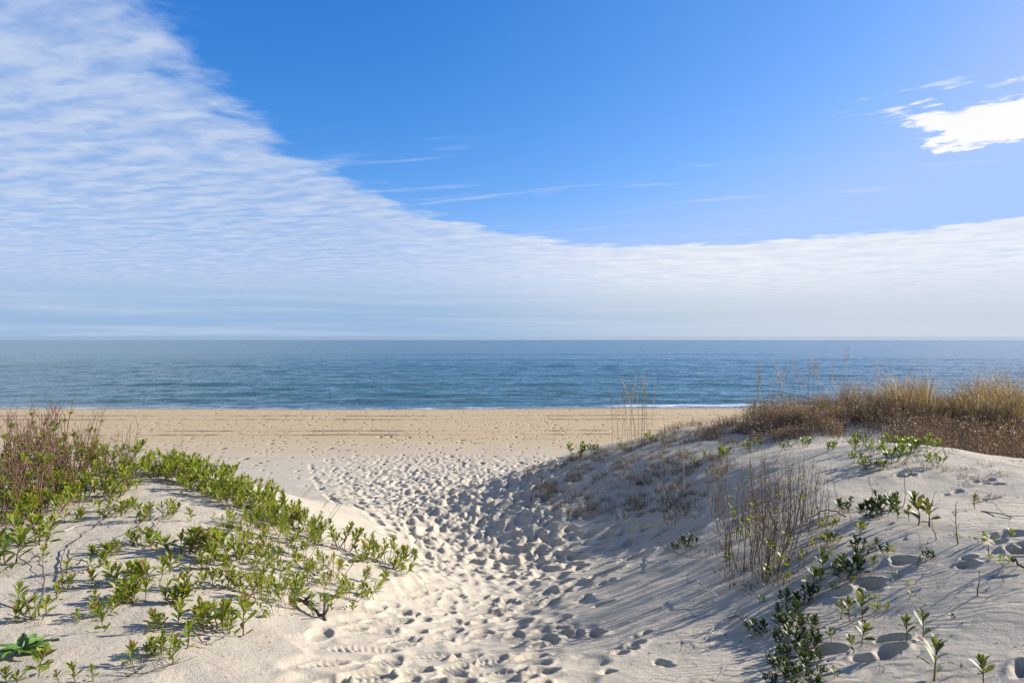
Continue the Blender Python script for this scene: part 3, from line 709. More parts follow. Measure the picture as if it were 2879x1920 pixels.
# ---------------- upright dead stems
def stalks(rr, H, n_, spread, twigs, r0, lean=(0, 0), leaves=0, L=.05, Wd=.02, tm=.7):
    g = Geo(); lv = []
    for k in range(n_):
        a = rr.random() * 6.28; s_ = spread * math.sqrt(rr.random()); h = H * rr.uniform(.5, 1.05)
        b_ = np.array([math.cos(a) * s_ * .45, math.sin(a) * s_ * .45, -.03]); tp = np.array([math.cos(a) * s_ + lean[0] * h, math.sin(a) * s_ + lean[1] * h, h])
        off = rr.normal(0, .035 * h, 3); off2 = rr.normal(0, .02 * h, 3)
        pt = lambda t_: b_ + (tp - b_) * t_ + off * math.sin(math.pi * t_) + off2 * math.sin(2 * math.pi * t_)
        ti = rr.random()
        tube(g, [pt(t_) for t_ in np.linspace(0, 1, 6)], r0 * rr.uniform(.7, 1.15), r0 * .28, ti, 4)
        for q in range(twigs):
            t_ = rr.uniform(.25, .95); az = rr.random() * 6.28; l_ = h * rr.uniform(.08, .26); el = R(rr.uniform(35, 72)); s0 = pt(t_)
            d = np.array([math.cos(az) * math.cos(el), math.sin(az) * math.cos(el), math.sin(el)])
            tube(g, [s0, s0 + d * l_ * .5 + rr.normal(0, .01, 3), s0 + d * l_ + np.array([0, 0, .03 * l_])], r0 * .42, r0 * .2, ti, 3)
        for q in range(leaves):
            t_ = rr.uniform(.15, .9); c0 = pt(t_)
            for z in range(6):
                az = rr.random() * 6.28; el = R(rr.uniform(5, 60))
                lv.append((c0, frame((math.cos(az) * math.cos(el), math.sin(az) * math.cos(el), math.sin(el))), L * rr.uniform(.6, 1.1), Wd * rr.uniform(.7, 1.1), .15, float(np.clip(rr.normal(tm, .15), 0, 1))))
    return g, lv
def stalk_proto(seed, H, mat, lmat=None, **kw):
    pr_ = Proto(); rr = np.random.default_rng(seed); g, lv = stalks(rr, H, **kw)
    pr_.stem = g.mesh('stems', mat); pr_.fol = leaves_geo(lv).mesh('foliage', lmat or M_LEAF) if lv else None; pr_.H = H; return pr_
def place_st(name, pr_, P_, scale, rot, label, cat, group=None, tilt=(0, 0)):
    if pr_.fol is None:
        o = link(name, pr_.stem)
    else:
        o = bpy.data.objects.new(name, None); COL.objects.link(o)
        st_ = link('stems', pr_.stem, o); st_['kind'] = 'stuff'; f_ = link('foliage', pr_.fol, o); f_['kind'] = 'stuff'
    o.location = P_; o.scale = (scale,) * 3; o.rotation_euler = (tilt[0], tilt[1], rot); tag(o, label, cat, group); return o
SP_L = [stalk_proto(300 + i, .75, M_STEM, n_=7, spread=.24, twigs=7, r0=.0062, leaves=2, L=.07, Wd=.028, tm=.66, lean=(.1, 0)) for i in range(4)]
SP_R = [stalk_proto(310 + i, .80, M_DEAD, n_=9, spread=.28, twigs=8, r0=.0046, leaves=0) for i in range(4)]
SP_R2 = [stalk_proto(320 + i, .75, M_DEAD, lmat=M_LEAF, n_=5, spread=.22, twigs=7, r0=.005, leaves=2, L=.06, Wd=.024, tm=.75) for i in range(3)]
LTH = [(10,1470,330,.0),(60,1450,300,.1),(110,1440,290,.05),(30,1400,260,-.05),(150,1420,270,.12),(195,1400,250,.16),(90,1380,240,.0),(240,1380,230,.22),(5,1360,220,0),(60,1340,215,.05),(130,1350,240,.06),(180,1350,215,.12),(290,1370,190,.28),(320,1360,190,.32),(220,1340,200,.14),(160,1325,190,.02),(275,1335,170,.2),(345,1335,150,.4),(375,1330,120,.3),(130,1310,200,.1),(60,1310,210,0)]
for i, (x, y, h, ln) in enumerate(LTH):
    P_ = at(x, y)
    place_st('dry_stem_shrub', SP_L[i % 4], P_, hpx(P_, h * .92) / .75, random.random() * 6.28, ('tall bush of thin reddish stems at the very left edge of the photo' if x < 100 else 'bush of thin reddish stems in the middle of the left thicket' if x < 205 else 'bush of thin reddish stems leaning right at the right end of the left thicket'), 'shrub', 'reddish stemmed bushes in the left thicket', (random.gauss(0, .05), ln))
P_ = at(440,1335); place_st('leaning_branch', stalk_proto(340, .5, M_DEAD, n_=3, spread=.06, twigs=5, r0=.005, lean=(.75, 0)), P_, hpx(P_, 110) / .5, 0, 'bare branched twig leaning right beyond the left crest shrubs', 'twig')
for x, y, h, ln, lab in [(850,1395,62,.9,'thin bare twig leaning right, upper one behind the left crest shrubs'),(905,1425,60,.8,'thin bare twig leaning right, just below the upper one at the crest'),(905,1480,110,.75,'long forked bare twig crossing the left crest shrubs towards the path')]:
    P_ = at(x, y); place_st('leaning_twig', stalk_proto(int(x), .4, M_DEAD, n_=2, spread=.03, twigs=4, r0=.004, lean=(ln, 0)), P_, hpx(P_, h) / .4, 0, lab, 'twig')
RTH = [(2150,1622,320),(2174,1606,300),(2110,1595,290),(2060,1585,230),(2196,1540,260),(2130,1535,270),(2080,1510,230),(2240,1500,215),(2280,1475,190),(2300,1482,170),(2040,1490,200),(2210,1485,225),(2165,1560,290),(2020,1450,130),(2100,1470,190),(2160,1480,210),(2250,1470,180)]
for i, (x, y, h) in enumerate(RTH):
    P_ = at(x, y); pr_ = (SP_R[i % 4] if i % 3 else SP_R2[i % 3])
    place_st('dry_stem_shrub', pr_, P_, hpx(P_, h) / pr_.H, random.random() * 6.28, ('upright dry brown stems at the front of the right thicket, nearest the camera' if y > 1550 else 'upright dry brown stems on the left side of the right thicket' if x < 2115 else 'upright dry brown stems on the right back side of the right thicket'), 'shrub', 'dry stemmed bushes in the right thicket', (random.gauss(0, .05), random.gauss(-.05, .06)))
# single sticks on the right mound
def stick(x, y, tx, ty, label, r0=.005, mat=M_DEAD, twigs=4, leaves=0, name='dry_stick', cat='stick'):
    P_ = at(x, y); s_ = P_.y / F; H = max(.05, (y - ty) * s_); ln = (tx - x) * s_ / H
    pr_ = stalk_proto(int(x * 7 + y), H, mat, n_=1, spread=.001, twigs=twigs, r0=r0, lean=(ln, 0), leaves=leaves, L=.05)
    return place_st(name, pr_, P_, 1.0, 0, label, cat)
for a in [(2396,1466,2355,1339,'bare stick leaning left, behind the green shrub on the right mound'),(2361,1462,2333,1309,'bare stick leaning left at the edge of the right thicket'),
          (2443,1451,2430,1309,'straight bare stick standing inside the green shrub on the right mound'),(2533,1430,2546,1301,'twiggy stick right of the green shrub on the right mound',.005,M_DEAD,7),
          (2632,1518,2613,1413,'bare leaning stick left of the tall branching stick',.005,M_DEAD,3),(2609,1477,2635,1357,'slanted bare stick rising right with long thin twigs',.005,M_DEAD,5),
          (2695,1528,2688,1395,'tall branching stick with green leaves at its foot',.006,M_DEAD,7,1),(2752,1674,2752,1598,'short straight stick standing alone with a long shadow',.006,M_DEAD,1),
          (2519,1638,2492,1588,'short slanted stick beside a footprint hollow',.005,M_PALE,1),(2778,1562,2778,1530,'short dark broken stem beside a deep hollow at right edge',.006,M_DARK,2),
          (2830,1508,2836,1445,'thin lone stalk by the hollow at the right edge',.003,M_PALE,1),
          (1922,1400,1917,1195,'tall single pale stalk standing on the slope behind the right thicket',.005,M_OAT,3),(2010,1385,2013,1245,'tall single stalk just left above the right thicket',.005,M_OAT,3)]:
    stick(*a)

# ---------------- plants on the right
put([
 (2362,1740,46,'small leafy shoot, left of the row of three on the right mound'),(2390,1742,52,'leafy shoot, middle of the row of three on the right mound'),(2427,1744,76,'tallest leafy shoot, right of the row of three on the right mound'),
 (2594,1800,66,'upright leafy shoot with one fallen leaf, under the lone straight stick'),(2551,1810,62,'yellow tipped leafy shoot growing out of a hollow at lower right'),(2420,1817,60,'leafy shoot below the row of three at lower right'),
 (2395,1843,46,'low shoot with broad lower leaves left of the hollow at lower right'),(2339,1807,38,'two leaved sprout right of the dark glossy bush'),(2626,1916,96,'tall drooping leafy shoot at the bottom edge on the right'),
 (2765,1925,70,'leafy shoot cut by the bottom edge near the right corner'),(2345,1906,30,'tiny upright yellow sprout right of the dark glossy bush'),(2704,1884,16,'tiny yellow sprout alone on rippled sand at lower right'),(2674,1740,18,'tiny brownish sprout alone on the sand right of centre right'),
 (2457,1601,32,'small leafy shoot left of a footprint hollow on the right mound'),(2418,1508,40,'thin stemmed shoot with a single leaf star below the green shrub'),(2466,1545,30,'small leafy shoot above the footprint hollow'),
 (2312,1654,46,'bent two leaved shoot left of the bushy green plant'),(2284,1651,60,'bent shoot with yellow leaf, leftmost below the right thicket'),(2306,1612,56,'dark leafy shoot on a crooked stem below the right thicket'),(2528,1627,20,'tiny leafy sprout beside the slanted stick'),
 (2611,1482,66,'leafy topped shoot, right one of a pair on the right mound'),(2576,1477,80,'branching leafy shoot, left one of a pair on the right mound'),(2524,1462,34,'small leafy sprig right of the green shrub on the right mound'),(2559,1466,36,'small leafy sprig at the foot of the pair of shoots'),(2740,1430,36,'small dark leafy sprig on the far right of the mound crest'),
], P_FAT, 'leafy_shoot', 'plant', 'leafy shoots on the right mound', tiltsd=.07)
put([
 (2398,1632,70,'bushy bright green plant in the middle of the right mound'),(2362,1606,36,'little leafy plant left of the bushy bright green one'),(2332,1528,36,'low round leafy plant on the shaded slope right of the thicket'),(2405,1541,36,'leafy plant of drooping leaves below the green shrub'),
 (2418,1568,30,'low leafy plant under the drooping one on the right mound'),(2491,1555,26,'flat spreading leafy plant above a footprint hollow'),(2610,1571,28,'flat leafy plant with twigs left of the tall branching stick'),(2286,1687,42,'pale leafed tuft above the dark glossy bush'),
 (1936,1540,38,'leafy plant on a fallen branch at the foot of the right slope'),(1902,1546,24,'small leafy plant left of the one on the fallen branch'),(2480,1452,66,'full green shrub on the crest of the right mound'),(2520,1436,48,'right half of the green growth on the right mound crest'),(2440,1455,48,'green plant at the left foot of the crest shrub'),(2380,1440,40,'leafy plant between the right thicket and the crest shrub'),
], P_GLOSS, 'leafy_plant', 'plant', 'leafy plants on the right mound', tiltsd=.08)
for i, (x, y, h) in enumerate([(2215,1700,62),(2240,1735,66),(2200,1765,70),(2255,1780,72),(2225,1815,74),(2275,1825,60),(2205,1850,66),(2255,1880,72),(2210,1905,66),(2280,1925,64),(2170,1920,50),(2230,1945,60),(2255,1700,40),(2190,1720,34),(2185,1800,52),(2290,1760,48),(2300,1800,46),(2300,1860,50),(2178,1870,56),(2195,1890,60),(2262,1850,64),(2225,1770,66),(2250,1910,60),(2310,1900,40)]):
    P_ = at(x, y); pr_ = P_GLOSS[i % 4]
    place('glossy_shrub', pr_, P_, hpx(P_, h * .72) / pr_.H, i * 1.3, ('dark glossy leafed shrub in the upper part of the dark clump at lower right' if y < 1760 else 'dark glossy leafed shrub in the middle of the dark clump at lower right' if y < 1840 else 'dark glossy leafed shrub at the bottom of the dark clump at lower right'), 'shrub', 'dark glossy shrubs at the lower right', (random.gauss(0, .1), random.gauss(0, .1)))
put([(2130,1785,44,'small shaded dark leafy plant left of the dark glossy clump')], P_GLOSS, 'leafy_plant', 'plant')
# mid ridge greens
put([(2258,1258,34,'yellow green leafy plant at the left end of the middle ridge'),(2331,1266,32,'dark green leafy plant on the middle ridge below brown brush'),(2411,1266,44,'broad green plant at the left of the ridge plant group'),(2407,1302,36,'bushy plant below the broad green one on the middle ridge'),
     (2508,1302,62,'rounded leafy shrub in the centre of the middle ridge group'),(2553,1274,50,'yellowish leafy shrub right of the centre of the ridge group'),(2501,1253,34,'leafy plant at the top of the middle ridge group'),(2602,1270,50,'tall leafy plant at the right end of the ridge group'),(2635,1311,40,'leafy plant lowest at the right of the ridge group'),
     (2480,1322,30,'small leafy plant lowest in the ridge group'),(2441,1318,34,'small pale leafy plant lower left in the ridge group'),(2460,1275,36,'leafy plant between the broad green one and the rounded shrub'),(2630,1258,28,'sprig beside the tall plant at the ridge end'),
     (2022,1287,36,'pale green leafy plant left of the right slope brush'),(2116,1270,38,'leafy plant below the dark brown brush patch'),(2209,1266,28,'low leafy plant right of the dark brown brush patch'),(2430,1240,24,'sprig on the sand lip above the ridge group'),(2540,1240,24,'sprig on the top of the sand lip at the brown brush'),
     (1620,1286,44,'bright green leafy plant on the rear dune near its nose'),(1826,1243,32,'bright green plant below the sea oats on the rear dune'),(1752,1262,22,'small dark green plant on the rear dune slope'),(1668,1277,30,'yellow green plant right of the bright one at the dune nose'),(1982,1286,24,'small green plant left of the pale green one on the slope'),(2037,1277,26,'green sprig upslope of the pale green plant'),(1951,1310,20,'tiny green plant lower on the rear dune slope'),
     (2140,1160,24,'low green plant at the foot of the rear sea oats')], P_RGREEN, 'leafy_plant', 'plant', 'green plants on the rear dune and ridge')

for i, (x, y) in enumerate(scatter([(2080,1690),(2200,1500),(2400,1470),(2700,1450),(2860,1480),(2860,1620),(2500,1720),(2320,1760)], 26, 56, 30)):
    P_ = at(x, y); pr_ = (P_SMALL if i % 2 else P_MASS)[i % 5]
    place('low_sprig', pr_, P_, hpx(P_, random.uniform(16, 34)) / pr_.H, random.random() * 6.28, ('tiny low sprig on the sand between the plants, left part of the right mound' if x < 2420 else 'tiny low sprig on the sand between the plants, right part of the right mound'), 'plant', 'tiny sprigs on the right mound', (random.gauss(0, .4), random.gauss(0, .4)))
SP_DRY = [stalk_proto(350 + i, .22, M_DARK, n_=4, spread=.1, twigs=5, r0=.003) for i in range(4)]
for i, (x, y) in enumerate(scatter([(1900,1640),(2180,1560),(2400,1480),(2870,1450),(2879,1700),(2500,1900),(1900,1900)], 34, 60, 31)):
    P_ = at(x, y)
    place_st('dead_twig_tuft', SP_DRY[i % 4], P_, hpx(P_, random.uniform(20, 46)) / .22, random.random() * 6.28, ('small dark dead twig tuft on the shaded slope by the path, right side' if x < 2200 else 'small dark dead twig tuft on the bare sand of the right mound'), 'twig', 'dead twig tufts on the right mound', (random.gauss(0, .6), random.gauss(0, .6)))
for i, (x, y) in enumerate(scatter([(20,1480),(480,1400),(640,1560),(660,1800),(300,1880),(20,1800)], 26, 70, 32)):
    P_ = at(x, y)
    place_st('dead_twig_tuft', SP_DRY[i % 4], P_, hpx(P_, random.uniform(18, 40)) / .22, random.random() * 6.28, ('small dead twig tuft on the sand among the upper plants of the left dune' if y < 1620 else 'small dead twig tuft on the sand among the lower plants of the left dune'), 'twig', 'dead twig tufts on the left dune', (random.gauss(0, .7), random.gauss(0, .7)))

for i, (x, y) in enumerate(scatter([(2380,1255),(2620,1250),(2690,1300),(2560,1330),(2400,1330)], 18, 30, 33)):
    P_ = at(x, y)
    place_st('dead_twig_tuft', SP_DRY[i % 4], P_, hpx(P_, random.uniform(30, 62)) / .22, random.random() * 6.28, 'dead twig tuft among the green plants of the middle ridge', 'twig', 'dead twig tufts on the middle ridge', (random.gauss(0, .4), random.gauss(0, .4)))
# ---------------- dry grass
def blades(n_, rr, rad, H, wd, spread, lean=(0, 0), curl=.35, tm=.6, ts=.2, segs=4, hvar=.5):
    a = rr.random(n_) * 6.28; q = np.sqrt(rr.random(n_)) * rad
    base = np.stack([np.cos(a) * q, np.sin(a) * q, np.full(n_, -.02)], 1)
    h = H * (1 - hvar * rr.random(n_)); az = rr.random(n_) * 6.28; sp = spread * rr.random(n_) * h
    d = np.stack([np.cos(az) * sp + lean[0] * h, np.sin(az) * sp + lean[1] * h], 1)
    side = rr.random(n_) * 6.28; sx = np.stack([np.cos(side), np.sin(side), np.zeros(n_)], 1)
    ti = np.clip(rr.normal(tm, ts, n_), 0, 1)
    return base, h, d, sx, ti, wd * (.6 + .7 * rr.random(n_)), curl, segs
def blades_mesh(name, bl, mat, off=None):
    base, h, d, sx, ti, wd, curl, segs = bl
    if off is not None: base = base + off
    V = []; n_ = len(h)
    for i in range(segs):
        t_ = i / (segs - 1); ww = wd * (1 - t_) ** .7 * .5 + .0004
        c0 = base.copy(); c0[:, :2] += d * (t_ ** (1 + curl * 2)); c0[:, 2] += h * (t_ - .28 * curl * t_ * t_ * 2 * np.clip(np.linalg.norm(d, axis=1) / (h + 1e-6), 0, 1))
        V.append(c0 - sx * ww[:, None]); V.append(c0 + sx * ww[:, None])
    V = np.stack(V, 1).reshape(-1, 3); k = 2 * segs; b0 = np.arange(n_)[:, None] * k; Fc = []
    for i in range(segs - 1):
        a = 2 * i; Fc.append(np.concatenate([b0 + a, b0 + a + 1, b0 + a + 3, b0 + a + 2], 1))
    return mesh_np(name, V, np.concatenate(Fc), mat, True, np.repeat(ti, k))
rr = np.random.default_rng(50)
G_TUSS = [blades_mesh('grass_tussock', blades(420, rr, .30, 1.0, .009, .75, (-.22 + .12 * i, 0), .6, .55, .28, hvar=.75), M_STRAW) for i in range(4)]
G_TUFT = [blades_mesh('dry_tuft', blades(110, rr, .19, .24, .006, 1.5, (-.15, 0), .7, .5, .28, hvar=.8), M_GREY) for i in range(5)]
G_FINE = [blades_mesh('dry_tuft', blades(40, rr, .17, .20, .006, 2.0, (-.3, 0), .8, .45, .28, hvar=.8), M_GREY) for i in range(4)]
TUS = scatter([(2360,1165),(2420,1150),(2520,1150),(2640,1165),(2600,1185),(2480,1180),(2400,1190)], 13, 32, 8) + scatter([(2680,1165),(2879,1160),(2950,1180),(2950,1240),(2860,1230),(2760,1210),(2700,1190)], 16, 38, 9) + scatter([(2150,1195),(2330,1165),(2360,1185),(2200,1215)], 9, 32, 10)
for i, (x, y) in enumerate(TUS):
    P_ = at(x, y); o = link('grass_tussock', G_TUSS[i % 4])
    sc = random.choice([.45, .6, .75, .95, 1.15, 1.25]) * (.62 if x < 2355 else 1)
    o.location = P_; o.scale = (sc, sc, sc * random.uniform(.85, 1.1)); o.rotation_euler = (0, 0, random.gauss(0, .5))
    tag(o, 'straw coloured grass tussock on the low left end of the rear dune grass' if x < 2355 else ('straw coloured grass tussock on the rear dune crest behind brown brush' if x < 2660 else 'long straw coloured grass tussock leaning over brown brush at right edge'), 'grass tussock', 'straw grass tussocks on the rear dune')
SLOPE = [(1480,1318),(1620,1290),(1760,1265),(1900,1240),(2040,1225),(2080,1260),(2040,1330),(1990,1390),(1990,1420),(1950,1470),(1800,1470),(1700,1450),(1580,1430),(1510,1400),(1530,1360)]
for i, (x, y) in enumerate(scatter(SLOPE, 140, 23, 12)):
    P_ = at(x, y); o = link('dry_tuft', (G_TUFT if i % 3 else G_FINE)[i % 4]); sc = random.choice([.5, .7, .9, 1.1, 1.5])
    o.location = P_; o.scale = (sc, sc, sc); o.rotation_euler = (random.gauss(0, .15), random.gauss(0, .15), random.random() * 6.28)
    tag(o, (('withered grey grass tuft low on the nose of the rear dune by the path' if y > 1350 else 'withered grey grass tuft on the upper nose of the rear dune') if x < 1680 else ('withered grey grass tuft at the foot of the shaded rear dune slope' if y > 1370 else 'withered grey grass tuft halfway up the shaded rear dune slope' if y > 1300 else 'withered grey grass tuft high on the rear dune slope under the ridge') if x < 1880 else ('withered grey grass tuft low on the rear slope beside the right thicket' if y > 1320 else 'withered grey grass tuft high on the rear slope below the dark brush')), 'grass tuft', 'withered tufts on the rear dune slope')
for i, (x, y) in enumerate(scatter([(1500,1315),(1640,1285),(1760,1250),(1900,1215),(2060,1195),(2080,1215),(1900,1240),(1760,1270),(1620,1300)], 30, 24, 14)):
    P_ = at(x, y); o = link('dry_tuft', G_TUFT[i % 5]); sc = random.uniform(.7, 1.5)
    o.location = P_; o.scale = (sc * .9, sc * .9, sc); o.rotation_euler = (0, 0, random.random() * 6.28)
    tag(o, 'dry brown grass tuft standing on the ridge line of the rear dune nose', 'grass tuft', 'dry tufts along the rear dune ridge')
MIDT = [(2640,1290),(2850,1310),(2870,1400),(2760,1420),(2640,1360)]
for i, (x, y) in enumerate(scatter(MIDT, 9, 40, 15)):
    P_ = at(x, y); o = link('dry_tuft', G_FINE[i % 4]); o.location = P_; o.scale = (.6, .6, .7); o.rotation_euler = (0, 0, i * 1.1)
    tag(o, 'sparse wisp of dry grass on the smooth rippled sand of the middle ridge', 'grass tuft', 'dry wisps on the middle ridge')
for i, (x, y) in enumerate(scatter([(1990,1500),(2100,1560),(2240,1560),(2290,1500),(2330,1520),(2250,1640),(2120,1660),(2030,1620)], 16, 38, 16)):
    P_ = at(x, y); o = link('twig_tuft', G_FINE[i % 4]); o.location = P_; o.scale = (.9, .9, .7); o.rotation_euler = (0, 0, i * 1.7)
    tag(o, 'pale wiry dead tuft on the sand at the foot of the right thicket', 'grass tuft', 'wiry tufts under the right thicket')

# brown withered brush: nobody could count it
def region(poly, n_, seed):
    rr = np.random.default_rng(seed); xs = [q[0] for q in poly]; ys = [q[1] for q in poly]; out = []
    X = rr.uniform(min(xs), max(xs), n_ * 3); Y = rr.uniform(min(ys), max(ys), n_ * 3)
    ins = np.zeros(len(X), bool); j = len(poly) - 1
    for i in range(len(poly)):
        xi, yi = poly[i]; xj, yj = poly[j]
        ins ^= ((yi > Y) != (yj > Y)) & (X < (xj - xi) * (Y - yi) / (yj - yi + 1e-9) + xi); j = i
    return X[ins][:n_], Y[ins][:n_]
def brush(name, label, poly, nst, nleaf, H, seed, dens=None, cut=.45):
    rr = np.random.default_rng(seed); X, Y = region(poly, nst, seed)
    dn = vnoise(X * .9, Y * .9, 5) * .6 + vnoise(X * 2.6, Y * 2.6, 6) * .4
    keep = dn > cut; X, Y = X[keep], Y[keep]; hh = H * (.25 + 1.35 * (dn[keep] - .2)) * (.7 + .5 * rr.random(len(X)))
    Z = base_z(X, Y); n_ = len(X)
    base = np.stack([X, Y, Z - .02], 1); az = rr.random(n_) * 6.28; sp = .55 * rr.random(n_) * hh
    d = np.stack([np.cos(az) * sp - .12 * hh, np.sin(az) * sp], 1); side = rr.random(n_) * 6.28
    stm = blades_mesh(name, (base, hh, d, np.stack([np.cos(side), np.sin(side), 0 * side], 1), np.clip(rr.normal(.25, .15, n_), 0, 1), np.full(n_, .007), .2, 3), M_BROWN)
    root = link(name, stm); tag(root, label, 'brush', kind='stuff')
    m_ = n_ * nleaf; s_ = np.repeat(np.arange(n_), nleaf); t_ = .25 + .75 * rr.random(m_) ** .8
    c0 = base[s_].copy(); c0[:, :2] += d[s_] * (t_ ** 1.4)[:, None]; c0[:, 2] += hh[s_] * t_; c0 += rr.normal(0, .018, (m_, 3))
    dd = rr.normal(0, 1, (m_, 3)); dd[:, 2] = np.abs(dd[:, 2]) * .8 - .1; dd /= np.linalg.norm(dd, axis=1)[:, None]
    sd = np.cross(dd, rr.normal(0, 1, (m_, 3))); sd /= np.linalg.norm(sd, axis=1)[:, None]
    L = .030 * (.6 + .8 * rr.random(m_)); wd = L * .30
    V = np.stack([c0, c0 + dd * (L * .5)[:, None] - sd * wd[:, None], c0 + dd * L[:, None], c0 + dd * (L * .5)[:, None] + sd * wd[:, None]], 1).reshape(-1, 3)
    Fq = np.arange(m_ * 4).reshape(-1, 4)
    lf = link('foliage', mesh_np('foliage', V, Fq, M_BROWN, True, np.repeat(np.clip(rr.normal(.46, .20, m_) + .5 * (vnoise(c0[:, 0] * 1.3, c0[:, 1] * 1.3, 41) - .5), 0, 1), 4)), root); lf['kind'] = 'stuff'
BR = [(5.9,16.2),(6.0,13.2),(6.35,11.6),(6.9,10.4),(7.3,9.3),(8.2,8.6),(13.5,9.5),(15,14),(13,18.5),(9,19),(6.2,18.6)]
brush('withered_brush', 'dense withered brown brush covering the rear dune at right', BR, 18000, 7, .62, 60, cut=.32)
BL = [(4.3,15.6),(4.6,14.2),(5.4,13.2),(6.0,13.4),(5.9,15.6),(5.2,17.0)]
brush('dark_brush', 'dark brown brush patch left of the main brush on the rear dune', BL, 1500, 6, .36, 61, cut=.25)
BN = [(3.6,17.4),(4.6,16.4),(6.2,18.2),(4.6,19.2)]
brush('low_brush', 'low thin brown brush on the ridge below the sea oats', BN, 420, 5, .24, 62, cut=.45)

# ---------------- sea oats
def oat_proto(seed, H):
    rr = np.random.default_rng(seed); g = Geo(); h = Geo(); ln = rr.normal(0, .12); ly = rr.normal(0, .08)
    pt = lambda t_: np.array([ln * H * t_ * t_, ly * H * t_ * t_, H * t_ - .03])
    tube(g, [pt(t_) for t_ in np.linspace(0, 1, 7)], .0085, .003, .5, 3)
    for k in range(16):
        t_ = .68 + .32 * k / 16; s0 = pt(t_); a = rr.random() * 6.28
        for q in range(2):
            dr = np.array([math.cos(a) * .05, math.sin(a) * .05, rr.uniform(-.02, .05)])
            h.add(s0 + dr * .3 + leaf_v(.05, .017, .2) @ frame(dr, roll=rr.random() * 3).T, LF, rr.random()); a += 2.5
    for k in range(4):
        t_ = rr.uniform(.05, .5); a = rr.random() * 6.28; s0 = pt(t_)
        tube(g, [s0, s0 + np.array([math.cos(a) * .06, math.sin(a) * .06, .12]), s0 + np.array([math.cos(a) * .17, math.sin(a) * .17, .14])], .003, .001, .5, 3)
    return g.mesh('stalk', M_OAT), h.mesh('seed_head', M_STRAW)
OATS = [oat_proto(400 + i, 1.45) for i in range(6)]
def oat(x, y, top, label, group, k):
    P_ = at(x, y)
    if P_ is None: return
    H = hpx(P_, y - top); r_ = bpy.data.objects.new('sea_oat_stalk', None); COL.objects.link(r_)
    r_.location = P_; s_ = H / 1.45; r_.scale = (max(s_, .75),) * 2 + (s_,); r_.rotation_euler = (random.gauss(0, .05), random.gauss(0, .07), k * 1.9); tag(r_, label, 'sea oats', group)
    link('stalk', OATS[k % 6][0], r_); link('seed_head', OATS[k % 6][1], r_)['kind'] = 'stuff'
for k, (x, y, tp) in enumerate([(1722,1252,1085),(1735,1250,1110),(1748,1246,1065),(1758,1244,1100),(1768,1242,1048),(1776,1240,1075),(1786,1238,1060),(1795,1236,1090),(1804,1234,1045),(1812,1232,1070),(1822,1230,1100),(1742,1252,1125),(1764,1246,1120),(1790,1240,1115),(1830,1228,1080)]):
    oat(x, y, tp, 'thin pale sea oat stalk in the cluster at the nose of the rear dune', 'sea oats at the rear dune nose', k)
for k, (x, y, tp) in enumerate([(2120,1188,1020),(2127,1187,1048),(2145,1185,1040),(2158,1183,1060),(2186,1180,1025),(2200,1178,1012),(2212,1176,1005),(2235,1172,1000),(2246,1172,1035),(2272,1170,998),(2284,1168,1015),(2290,1168,1050),(2302,1167,1012),(2316,1166,1000),(2332,1165,1018),(2342,1165,1045),(2176,1182,1050),(2225,1175,1055),(2258,1172,1060)]):
    oat(x, y, tp, 'thin tall sea oat stalk in the row left of the rear dune grass', 'sea oats in a row on the rear dune', k)
for x, y, tp, lab in [(2376,1160,974,'tallest slanting stalk left of the straw grass on the rear dune'),(2458,1155,1008,'sea oat stalk with a dark drooping seed head above the straw grass'),(2473,1155,1018,'bare thin stalk right beside the dark drooping seed head'),(2490,1155,1022,'bare straight thin stalk second right of the dark seed head'),
                      (2820,1170,1030,'bent sea oat stalk with seeds, left of those at the right edge'),(2850,1172,1040,'middle sea oat stalk of those at the right edge'),(2866,1172,1026,'sea oat stalk nearest the right edge of the photo')]:
    oat(x, y, tp, lab, 'single sea oat stalks above the rear grass', int(x))

# ---------------- twigs, roots and debris on the sand
def groundline(ptsx, r0, r1, label, mat, name, cat='twig', lift=.012, forks=0, seed=1):
    g = Geo(); rr = np.random.default_rng(seed); c0 = at(*ptsx[0][:2]); P_ = []; r0 *= .62; r1 *= .62
    for e in ptsx:
        q = at(e[0], e[1]); P_.append(np.array(q - c0) + np.array([0, 0, (e[2] if len(e) > 2 else 0) + lift]))
    # smooth
    Q = [P_[0]]
    for i in range(len(P_) - 1):
        p0 = P_[max(i-1, 0)]; p1, p2 = P_[i], P_[i+1]; p3 = P_[min(i+2, len(P_)-1)]
        for t_ in (.25, .5, .75, 1): Q.append(.5 * ((2*p1) + (-p0+p2)*t_ + (2*p0-5*p1+4*p2-p3)*t_*t_ + (-p0+3*p1-3*p2+p3)*t_**3))
    Q = [q_ + rr.normal(0, .006, 3) for q_ in Q]; tube(g, Q, r0, r1, .5, 5)
    for k in range(forks):
        s0 = Q[rr.integers(1, len(Q))]; d = rr.normal(0, 1, 3); d[2] = abs(d[2]) * .5 + .1; d /= np.linalg.norm(d); l_ = rr.uniform(.06, .16)
        tube(g, [s0, s0 + d * l_ * .5 + rr.normal(0, .01, 3), s0 + d * l_], r1 * .9, r1 * .5, .5, 3)
    o = link(name, g.mesh(name, mat)); o.location = c0; tag(o, label, cat); return o
groundline([(107,1735),(125,1690,.10),(118,1655,.17),(100,1640,.19),(84,1643,.16)], .010, .006, 'arched dead woody stem with a curved shadow on the left dune', M_DEAD, 'arched_stem', 'stem', forks=3)
groundline([(176,1640),(172,1590),(185,1550),(230,1510),(290,1470),(330,1440)], .009, .005, 'long dark runner curving from the left dune top to the shoots', M_DEAD, 'plant_runner', 'runner', forks=4, seed=2)
groundline([(205,1570),(240,1545,.05),(275,1538,.05),(310,1558)], .006, .004, 'short arched dark runner left of the wide low clump', M_DEAD, 'plant_runner', 'runner', seed=3)
